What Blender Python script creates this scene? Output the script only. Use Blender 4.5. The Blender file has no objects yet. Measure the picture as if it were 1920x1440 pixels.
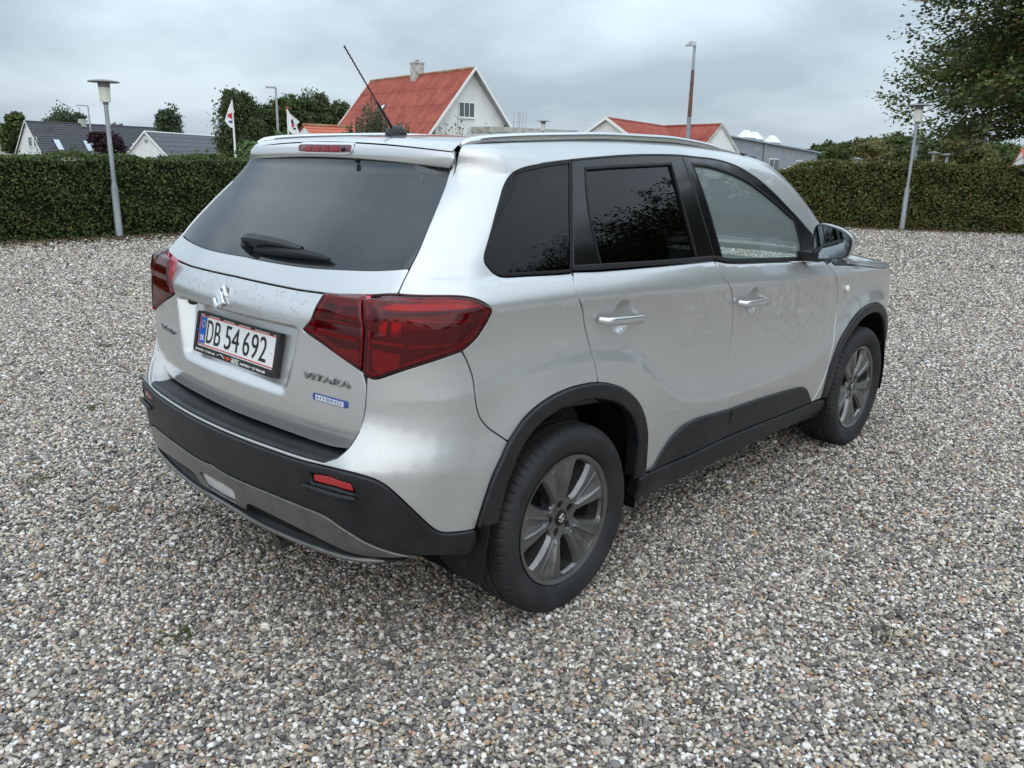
import bpy, bmesh, math, random
import numpy as np
from mathutils import Vector, Matrix
from mathutils.geometry import delaunay_2d_cdt
RND=random.Random(7); NR=np.random.RandomState(11)
SC=bpy.context.scene; COL=SC.collection
# ------------------------------------------------------------------ camera
CAM=(-2.02497,-2.4761,1.5197); YAW,PITCH,ROLL,FPX=0.75256,0.26872,0.02237,1.5479
_f=Vector((math.cos(YAW)*math.cos(PITCH),math.sin(YAW)*math.cos(PITCH),-math.sin(PITCH)))
_r=Vector((math.sin(YAW),-math.cos(YAW),0)); _u=_r.cross(_f)
_r2=math.cos(ROLL)*_r+math.sin(ROLL)*_u; _u2=-math.sin(ROLL)*_r+math.cos(ROLL)*_u
cd=bpy.data.cameras.new('camera'); cam=bpy.data.objects.new('camera',cd); COL.objects.link(cam)
cam.matrix_world=Matrix(((_r2.x,_u2.x,-_f.x,CAM[0]),(_r2.y,_u2.y,-_f.y,CAM[1]),(_r2.z,_u2.z,-_f.z,CAM[2]),(0,0,0,1)))
cd.sensor_width=36; cd.lens=FPX*1000/1920*36; cd.clip_start=.05; cd.clip_end=3000
SC.camera=cam
# ------------------------------------------------------------------ sky and sun (overcast)
SUN_EL,SUN_AZ=math.radians(42),math.radians(215)      # azimuth of the sun from +X, counter-clockwise
W=bpy.data.worlds.new('World'); SC.world=W; W.use_nodes=True
nt=W.node_tree; nt.nodes.clear()
def N(t,**k):
    n=nt.nodes.new(t)
    for a,v in k.items(): setattr(n,a,v)
    return n
out=N('ShaderNodeOutputWorld'); bg=N('ShaderNodeBackground'); bg.inputs[1].default_value=.10
sky=N('ShaderNodeTexSky',sky_type='NISHITA'); sky.sun_disc=False; sky.sun_elevation=SUN_EL
sky.sun_rotation=math.pi/2-SUN_AZ; sky.dust_density=3; sky.air_density=1.2
tc=N('ShaderNodeTexCoord'); sep=N('ShaderNodeSeparateXYZ'); nt.links.new(tc.outputs['Generated'],sep.inputs[0])
# cloud layer: project the direction on a flat ceiling so that the clouds bunch towards the horizon
mx=N('ShaderNodeMath',operation='MAXIMUM'); mx.inputs[1].default_value=0; nt.links.new(sep.outputs[2],mx.inputs[0])
ad=N('ShaderNodeMath',operation='ADD'); ad.inputs[1].default_value=.30; nt.links.new(mx.outputs[0],ad.inputs[0])
dv=N('ShaderNodeVectorMath',operation='DIVIDE'); nt.links.new(tc.outputs['Generated'],dv.inputs[0])
cb=N('ShaderNodeCombineXYZ')
for i in (0,1): nt.links.new(ad.outputs[0],cb.inputs[i])
cb.inputs[2].default_value=1; nt.links.new(cb.outputs[0],dv.inputs[1])
no=N('ShaderNodeTexNoise'); no.inputs['Scale'].default_value=1.25; no.inputs['Detail'].default_value=5; no.inputs['Roughness'].default_value=.48
nt.links.new(dv.outputs[0],no.inputs['Vector'])
cr=N('ShaderNodeValToRGB'); e=cr.color_ramp.elements
e[0].position=.40; e[0].color=(3.15,3.9,4.6,1); e[1].position=.64; e[1].color=(5.35,6.25,6.9,1)
nt.links.new(no.outputs[0],cr.inputs[0])
# overcast sky: the zenith is brighter than the horizon
z2=N('ShaderNodeMapRange'); z2.inputs[1].default_value=0; z2.inputs[2].default_value=.9; z2.inputs[3].default_value=.84; z2.inputs[4].default_value=2.15
nt.links.new(mx.outputs[0],z2.inputs[0])
ml=N('ShaderNodeVectorMath',operation='SCALE'); nt.links.new(cr.outputs[0],ml.inputs[0]); nt.links.new(z2.outputs[0],ml.inputs['Scale'])
mix=N('ShaderNodeMix',data_type='RGBA'); mix.inputs[0].default_value=.90
nt.links.new(sky.outputs[0],mix.inputs[6]); nt.links.new(ml.outputs[0],mix.inputs[7])
nt.links.new(mix.outputs[2],bg.inputs[0]); nt.links.new(bg.outputs[0],out.inputs[0])
sd=bpy.data.lights.new('sun','SUN'); sd.energy=.9; sd.angle=math.radians(110); sd.color=(1,.95,.88)
sun=bpy.data.objects.new('sun',sd); COL.objects.link(sun)
sun.rotation_euler=Vector((math.cos(SUN_AZ)*math.cos(SUN_EL),math.sin(SUN_AZ)*math.cos(SUN_EL),math.sin(SUN_EL))).to_track_quat('Z','Y').to_euler()
vs=SC.view_settings; vs.view_transform='Standard'; vs.look='None'; vs.gamma=1; vs.use_curve_mapping=False; vs.exposure=.60
SC.cycles.transparent_max_bounces=24; SC.cycles.max_bounces=10
# ------------------------------------------------------------------ materials
MATS={}
def pmat(name,col,rough=.5,metal=0,coat=0,coat_rough=.03,spec=.5,**k):
    m=bpy.data.materials.new(name); m.use_nodes=True; b=m.node_tree.nodes['Principled BSDF']
    b.inputs['Base Color'].default_value=(*col,1); b.inputs['Roughness'].default_value=rough; b.inputs['Metallic'].default_value=metal
    b.inputs['Coat Weight'].default_value=coat; b.inputs['Coat Roughness'].default_value=coat_rough; b.inputs['Specular IOR Level'].default_value=spec
    for a,v in k.items(): b.inputs[a.replace('_',' ')].default_value=v
    MATS[name]=m; return m
def nodes(m): return m.node_tree.nodes,m.node_tree.links,m.node_tree.nodes['Principled BSDF']
def vary(m,scale,c0,c1,detail=4,p0=.35,p1=.65,bump=0,bscale=None,coord='Object',rough=None,stretch=None,dist=.02):
    """noise colour variation + optional bump"""
    n,l,b=nodes(m); t=n.new('ShaderNodeTexCoord'); x=n.new('ShaderNodeTexNoise'); x.inputs['Scale'].default_value=scale; x.inputs['Detail'].default_value=detail
    src=t.outputs[coord]
    if stretch:
        mp=n.new('ShaderNodeMapping'); mp.inputs['Scale'].default_value=stretch; l.new(src,mp.inputs[0]); src=mp.outputs[0]
    l.new(src,x.inputs['Vector'])
    r=n.new('ShaderNodeValToRGB'); r.color_ramp.elements[0].position=p0; r.color_ramp.elements[0].color=(*c0,1); r.color_ramp.elements[1].position=p1; r.color_ramp.elements[1].color=(*c1,1)
    l.new(x.outputs[0],r.inputs[0]); l.new(r.outputs[0],b.inputs['Base Color'])
    if rough:
        q=n.new('ShaderNodeMapRange'); q.inputs[3].default_value=rough[0]; q.inputs[4].default_value=rough[1]; l.new(x.outputs[0],q.inputs[0]); l.new(q.outputs[0],b.inputs['Roughness'])
    if bump:
        y=n.new('ShaderNodeTexNoise'); y.inputs['Scale'].default_value=bscale or scale*4; y.inputs['Detail'].default_value=3; l.new(src,y.inputs['Vector'])
        p=n.new('ShaderNodeBump'); p.inputs['Strength'].default_value=bump; p.inputs['Distance'].default_value=dist; l.new(y.outputs[0],p.inputs['Height']); l.new(p.outputs[0],b.inputs['Normal'])
    return m
def glassmat(name,tint,ior=1.5,haze=0,hazecol=(.1,.1,.1)):
    m=bpy.data.materials.new(name); m.use_nodes=True; n=m.node_tree.nodes; l=m.node_tree.links; n.clear()
    o=n.new('ShaderNodeOutputMaterial'); t=n.new('ShaderNodeBsdfTransparent'); t.inputs[0].default_value=(*tint,1)
    g=n.new('ShaderNodeBsdfGlossy'); g.inputs['Roughness'].default_value=.0; f=n.new('ShaderNodeFresnel'); f.inputs[0].default_value=ior
    x=n.new('ShaderNodeMixShader'); l.new(f.outputs[0],x.inputs[0]); l.new(g.outputs[0],x.inputs[2])
    if haze:
        d=n.new('ShaderNodeBsdfDiffuse'); d.inputs[0].default_value=(*hazecol,1); y=n.new('ShaderNodeMixShader'); y.inputs[0].default_value=haze
        l.new(t.outputs[0],y.inputs[1]); l.new(d.outputs[0],y.inputs[2]); l.new(y.outputs[0],x.inputs[1])
    else: l.new(t.outputs[0],x.inputs[1])
    l.new(x.outputs[0],o.inputs[0]); MATS[name]=m; return m
# ------------------------------------------------------------------ object helpers
def link(name,me,mat=None,parent=None):
    o=bpy.data.objects.new(name,me); COL.objects.link(o)
    if mat is not None:
        for m in (mat if isinstance(mat,(list,tuple)) else [mat]): me.materials.append(m)
    if parent is not None: o.parent=parent
    return o
def thing(name,label,cat,loc=(0,0,0),rz=0,group=None):
    o=bpy.data.objects.new(name,None); COL.objects.link(o); o.location=loc; o.rotation_euler=(0,0,rz); o.empty_display_size=.1
    tag(o,label,cat,group); return o
def tag(o,label=None,cat=None,group=None,kind=None):
    for k,v in (('label',label),('category',cat),('group',group),('kind',kind)):
        if v: o[k]=v
    return o
def part(name,parent): # an empty part that carries sub-parts
    o=bpy.data.objects.new(name,None); COL.objects.link(o); o.parent=parent; o.empty_display_size=.05; return o
class MB:
    def __init__(s): s.v=[]; s.f=[]; s.m=[]
    def add(s,vs,fs,mi=0):
        b=len(s.v); s.v+= [tuple(map(float,q)) for q in vs]; s.f+=[tuple(b+i for i in f) for f in fs]; s.m+=[mi]*len(fs)
    def box(s,lo,hi,mi=0,M=None):
        x0,y0,z0=lo; x1,y1,z1=hi
        vs=[Vector(q) for q in ((x0,y0,z0),(x1,y0,z0),(x1,y1,z0),(x0,y1,z0),(x0,y0,z1),(x1,y0,z1),(x1,y1,z1),(x0,y1,z1))]
        if M: vs=[M@q for q in vs]
        s.add(vs,[(0,3,2,1),(4,5,6,7),(0,1,5,4),(1,2,6,5),(2,3,7,6),(3,0,4,7)],mi)
    def tube(s,pts,rad,n=10,mi=0,caps=True,ell=None):
        pts=[Vector(tuple(map(float,p))) for p in pts]; rad=[float(q) for q in rad] if isinstance(rad,(list,tuple)) else [float(rad)]*len(pts)
        rings=[]; up=None
        for i,p in enumerate(pts):
            d=(pts[min(i+1,len(pts)-1)]-pts[max(i-1,0)]).normalized()
            if up is None: up=Vector((0,0,1)) if abs(d.z)<.9 else Vector((1,0,0))
            a=d.cross(up).normalized(); b=a.cross(d).normalized(); up=b
            ea,eb=ell if ell else (1,1)
            rings.append([p+rad[i]*(ea*math.cos(2*math.pi*k/n)*a+eb*math.sin(2*math.pi*k/n)*b) for k in range(n)])
        vs=[q for r in rings for q in r]; fs=[]
        for i in range(len(pts)-1):
            for k in range(n): fs.append((i*n+k,i*n+(k+1)%n,(i+1)*n+(k+1)%n,(i+1)*n+k))
        if caps: fs.append(tuple(range(n))[::-1]); fs.append(tuple((len(pts)-1)*n+k for k in range(n)))
        s.add(vs,fs,mi)
    def lathe(s,prof,n=32,mi=0,axis='z',M=None,close=False):
        vs=[]; 
        for r,h in prof:
            for k in range(n):
                a=2*math.pi*k/n; c,q=r*math.cos(a),r*math.sin(a)
                vs.append(Vector((c,q,h)) if axis=='z' else Vector((c,h,q)))
        if M: vs=[M@q for q in vs]
        fs=[]; L=len(prof)
        for i in range(L-(0 if close else 1)):
            for k in range(n):
                j=(i+1)%L; fs.append((i*n+k,i*n+(k+1)%n,j*n+(k+1)%n,j*n+k))
        s.add(vs,fs,mi)
    def prism(s,poly,h0,h1,M=None,mi=0):
        n=len(poly); vs=[Vector((a,b,h0)) for a,b in poly]+[Vector((a,b,h1)) for a,b in poly]
        if M: vs=[M@q for q in vs]
        s.add(vs,[tuple(range(n))[::-1],tuple(range(n,2*n))]+[(k,(k+1)%n,n+(k+1)%n,n+k) for k in range(n)],mi)
    def mesh(s,name,smooth=None):
        me=bpy.data.meshes.new(name); me.from_pydata(s.v,[],s.f); me.polygons.foreach_set('material_index',s.m)
        bm=bmesh.new(); bm.from_mesh(me); bmesh.ops.recalc_face_normals(bm,faces=bm.faces); bm.to_mesh(me); bm.free()
        if smooth is not None:
            me.polygons.foreach_set('use_smooth',[True]*len(me.polygons)); me.set_sharp_from_angle(angle=math.radians(smooth))
        me.update(); return me
    def obj(s,name,mat,parent=None,smooth=None): return link(name,s.mesh(name,smooth),mat,parent)
def npmesh(name,V,Fc,nrm=None,smooth=True):
    V=np.asarray(V,float); Fc=np.asarray(Fc,np.int32); k=Fc.shape[1]
    me=bpy.data.meshes.new(name); me.vertices.add(len(V)); me.vertices.foreach_set('co',V.ravel().astype(np.float32))
    me.loops.add(Fc.size); me.loops.foreach_set('vertex_index',Fc.ravel()); me.polygons.add(len(Fc))
    me.polygons.foreach_set('loop_start',np.arange(0,Fc.size,k,dtype=np.int32)); me.polygons.foreach_set('loop_total',np.full(len(Fc),k,np.int32))
    if smooth: me.polygons.foreach_set('use_smooth',np.ones(len(Fc),bool))
    me.update(calc_edges=True); me.validate()
    if nrm is not None: me.normals_split_custom_set_from_vertices([tuple(q) for q in nrm])
    return me
# ================================================================== analytic body surface of the car (metres; x forward, y left, z up; rear axle at the origin)
def pch(xs,ys):
    xs=np.array(xs,float); ys=np.array(ys,float)
    if xs[0]>xs[-1]: xs=xs[::-1]; ys=ys[::-1]
    h=np.diff(xs); dl=np.diff(ys)/h; m=np.zeros(len(xs))
    for i in range(1,len(xs)-1):
        if dl[i-1]*dl[i]>0:
            w1=2*h[i]+h[i-1]; w2=h[i]+2*h[i-1]
            m[i]=(w1+w2)/(w1/dl[i-1]+w2/dl[i])
    m[0]=dl[0]; m[-1]=dl[-1]
    def ev(x):
        xc=np.clip(x,xs[0],xs[-1])
        i=np.clip(np.searchsorted(xs,xc)-1,0,len(h)-1); t=(xc-xs[i])/h[i]
        return (1+2*t)*(1-t)**2*ys[i]+t*(1-t)**2*h[i]*m[i]+t*t*(3-2*t)*ys[i+1]+t*t*(t-1)*h[i]*m[i+1]+np.where(x<xs[0],(x-xs[0])*m[0],0)+np.where(x>xs[-1],(x-xs[-1])*m[-1],0)
    a=xs[0]-.6; st=.0004; n=int((xs[-1]-xs[0]+1.2)/st)+2
    tab=ev(a+st*np.arange(n)); dt=np.append(np.diff(tab),0.)
    def f(x):
        t=(np.asarray(x,float)-a)*(1/st); t=np.minimum(np.maximum(t,0.),n-2.); k=t.astype(np.int32)
        return tab[k]+dt[k]*(t-k)
    return f
def sst(a,b,x):
    t=np.minimum(np.maximum((x-a)/(b-a),0.),1.); return t*t*(3-2*t)
def rmax(a,b,r):
    return np.where((a>-r)&(b>-r),np.hypot(np.maximum(a+r,0),np.maximum(b+r,0))-r,np.maximum(a,b))
zbelt=pch([-.7,-.3,0,.15,.49,.87,1.0,1.31,1.68,2.4],[1.21,1.178,1.168,1.160,1.150,1.138,1.123,1.102,1.079,1.04])
zsh=pch([-.8,-.4,0,.94,2.04,2.8,3.3],[1.105,1.100,1.088,1.035,.99,.965,.95])
zrid=pch([-.9,-.5,0,.3,.475,.668,.85,1.055,1.5,1.9,2.15,2.5,3.2],[.84,.865,.884,.834,.732,.625,.585,.57,.565,.60,.70,.80,.80])
scoop=pch([-.8,-.4,.0,.4,.8,1.6,2.1,2.5,3.2],[.008,.010,.012,.022,.027,.022,.012,.006,.004])
taper=pch([-.9,-.5,0,.6,1.8,2.3,2.7,3.3],[-.030,-.020,-.004,0,0,-.004,-.022,-.13])
under=pch([.20,.28,.34,.42,.55,.70],[-.09,-.045,-.022,-.012,-.006,0])
def ws(x,z,bump=1.):
    zb=zbelt(x); zs=zsh(x); zr=zrid(x)
    dz=np.maximum(z-zb,-.25)
    up=.824-(.27*dz+.32*np.maximum(dz,0)**2)
    t=np.clip((z-zs)/(zb-zs),-1,1.6)
    sh=.868-.030*np.clip(t,0,2)**1.7-.006*np.clip(t,0,2)
    tt=np.clip((z-zr)/(zs-zr),0,1)
    sc=scoop(x)*4*tt*(1-tt)*(1.15-.3*tt)
    lo=.868-sc
    lo=lo+np.where(z<zr,under(np.minimum(z,.70))*np.clip((zr-z)/.12,0,1),0)
    body=np.where(z>zs,sh,lo)
    k=sst(zb-.008,zb+.004,z)
    w=body*(1-k)+np.minimum(up,.827)*k
    for cx in (0.,2.5):
        r=np.hypot(x-cx,z-.33); w=w+.014*np.exp(-((r-.47)/.09)**2)*(z<1.0)*sst(1.0,.8,z)
    bm=(bump==1.)*sst(.78,.645,z+.05*sst(-.62,-.33,x))*sst(-.18,-.60,x)
    return w+taper(x)+.012*bm-.022*sst(1.10,1.22,z)*sst(-.20,-.60,x)
b0=pch([.20,.26,.34,.42,.52,.62,.66,.70,.76,.85,.95,1.0,1.055,1.07,1.125,1.155,1.195,1.3,1.4,1.45,1.479,1.50,1.53,1.56,1.60,1.66],
       [-.60,-.66,-.715,-.738,-.746,-.751,-.754,-.757,-.760,-.757,-.750,-.747,-.739,-.734,-.700,-.680,-.650,-.548,-.436,-.372,-.337,-.325,-.318,-.302,-.22,-.1])
bumpz=pch([.20,.30,.40,.50,.60,.635,.655,.675,.695,.715,.735,.755,.775,.795,.82,.86],[.0,.035,.062,.076,.080,.0785,.074,.065,.054,.042,.030,.0195,.011,.005,.001,0])
spoilx=pch([1.48,1.503,1.515,1.535,1.56,1.58,1.60],[-.338,-.349,-.350,-.345,-.327,-.29,-.235])
def bs(y,z,bump=1.):
    k=.155+.055*sst(1.06,1.22,z)-.10*sst(1.43,1.56,z); ay=np.abs(y)
    r=b0(z)+k*y*y+.25*np.maximum(ay-.62,0)**2
    if bump==1.: r=r-bumpz(np.minimum(z,.86))
    if bump==2.:
        zz=z+.075*y*y; sp=spoilx(zz)+k*y*y+.10*np.maximum(ay-.40,0)**2*4*.6
        r=np.where(zz>1.49,np.minimum(sp,r),r)
    return r
rc=pch([.2,.5,.66,.80,1.0,1.15,1.25,1.6],[.22,.24,.23,.20,.17,.14,.10,.10])
roofc=pch([-.6,-.36,-.2,0,.3,.6,.9,1.2,1.5,1.64,2.36,2.5,2.8,3.05,3.22,3.4],[1.545,1.566,1.576,1.587,1.599,1.605,1.604,1.592,1.566,1.545,1.105,1.092,1.062,1.005,.92,.72])
def T(x,y):
    ay=np.abs(y); g=sst(1.6,2.3,x)
    return roofc(x)-(.05*(1-g)+.115*g)*ay*ay-.12*np.maximum(ay-.5,0)**2*(1-g)
def xf(y,z): return 3.37-.28*y*y-.5*np.maximum(np.abs(y)-.55,0)**2*1.5-.25*np.maximum(z-.6,0)**2
def F(x,y,z,bump=1.):
    ay=np.abs(y)
    w=ws(x,z,bump); a=(ay-w)
    gz=np.where(z>1.2,.43,0.); a=a/np.sqrt(1+gz**2)
    b=bs(y,z,bump)-x; db=(b0(z+.01)-b0(z-.01))/.02; b=b/np.sqrt(1+db*db)
    h=rmax(a,b,rc(z))
    h=rmax(h,x-xf(y,z),.25)
    t=z-T(x,y); dt=(roofc(x+.01)-roofc(x-.01))/.02; t=t/np.sqrt(1+dt*dt)
    return rmax(h,t,.06-.03*sst(.1,-.25,x)-.03*sst(2.2,2.5,x))
def grad(P,bump=1.,e=1e-3):
    x,y,z=P.T
    g=np.stack([F(x+e,y,z,bump)-F(x-e,y,z,bump),F(x,y+e,z,bump)-F(x,y-e,z,bump),F(x,y,z+e,bump)-F(x,y,z-e,bump)],1)
    return g/np.linalg.norm(g,axis=1,keepdims=True)
def root(f,lo,hi):
    for _ in range(6):
        m=(lo+hi)/2; v=f(m)<0; lo=np.where(v,m,lo); hi=np.where(v,hi,m)
    fl=f(lo); fh=f(hi)
    for _ in range(8):                      # Illinois
        m=(lo*fh-hi*fl)/(fh-fl+1e-15); m=np.where((m>lo)&(m<hi),m,(lo+hi)/2); v=f(m); n=v<0
        fh=np.where(n,fh*.5,v); fl=np.where(n,v,fl*.5); lo=np.where(n,m,lo); hi=np.where(n,hi,m)
    return np.where(np.abs(fl)<np.abs(fh),lo,hi)
PX,PY,PR=0.0,.35,.75
UA=PR*np.pi/2
def base(u):
    """u -> origin (x,y) and direction, right side (y<0) and on round the rear"""
    u=np.asarray(u,float); ang=np.clip(u/PR,0,np.pi/2)
    ox=np.where(u<0,-u,PX); oy=np.where(u<UA,-PY,-PY+(u-UA))
    return ox,oy,-np.sin(ang),-np.cos(ang)
def solve(u,z,bump=1.):
    ox,oy,dx,dy=base(u); z=np.asarray(z,float)+0*ox
    t=root(lambda m:F(ox+dx*m,oy+dy*m,z,bump),np.zeros(ox.shape),np.full(ox.shape,1.5))
    return np.stack([ox+dx*t,oy+dy*t,z],1)
def to_u(P):
    x,y=P[:,0],P[:,1]
    r=np.where(x>=PX,-x,0.)
    ang=np.arctan2(-(x-PX),-(y+PY))
    r=np.where((x<PX)&(y<-PY),ang*PR,r)
    return np.where((x<PX)&(y>=-PY),UA+(y+PY),r)
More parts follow.
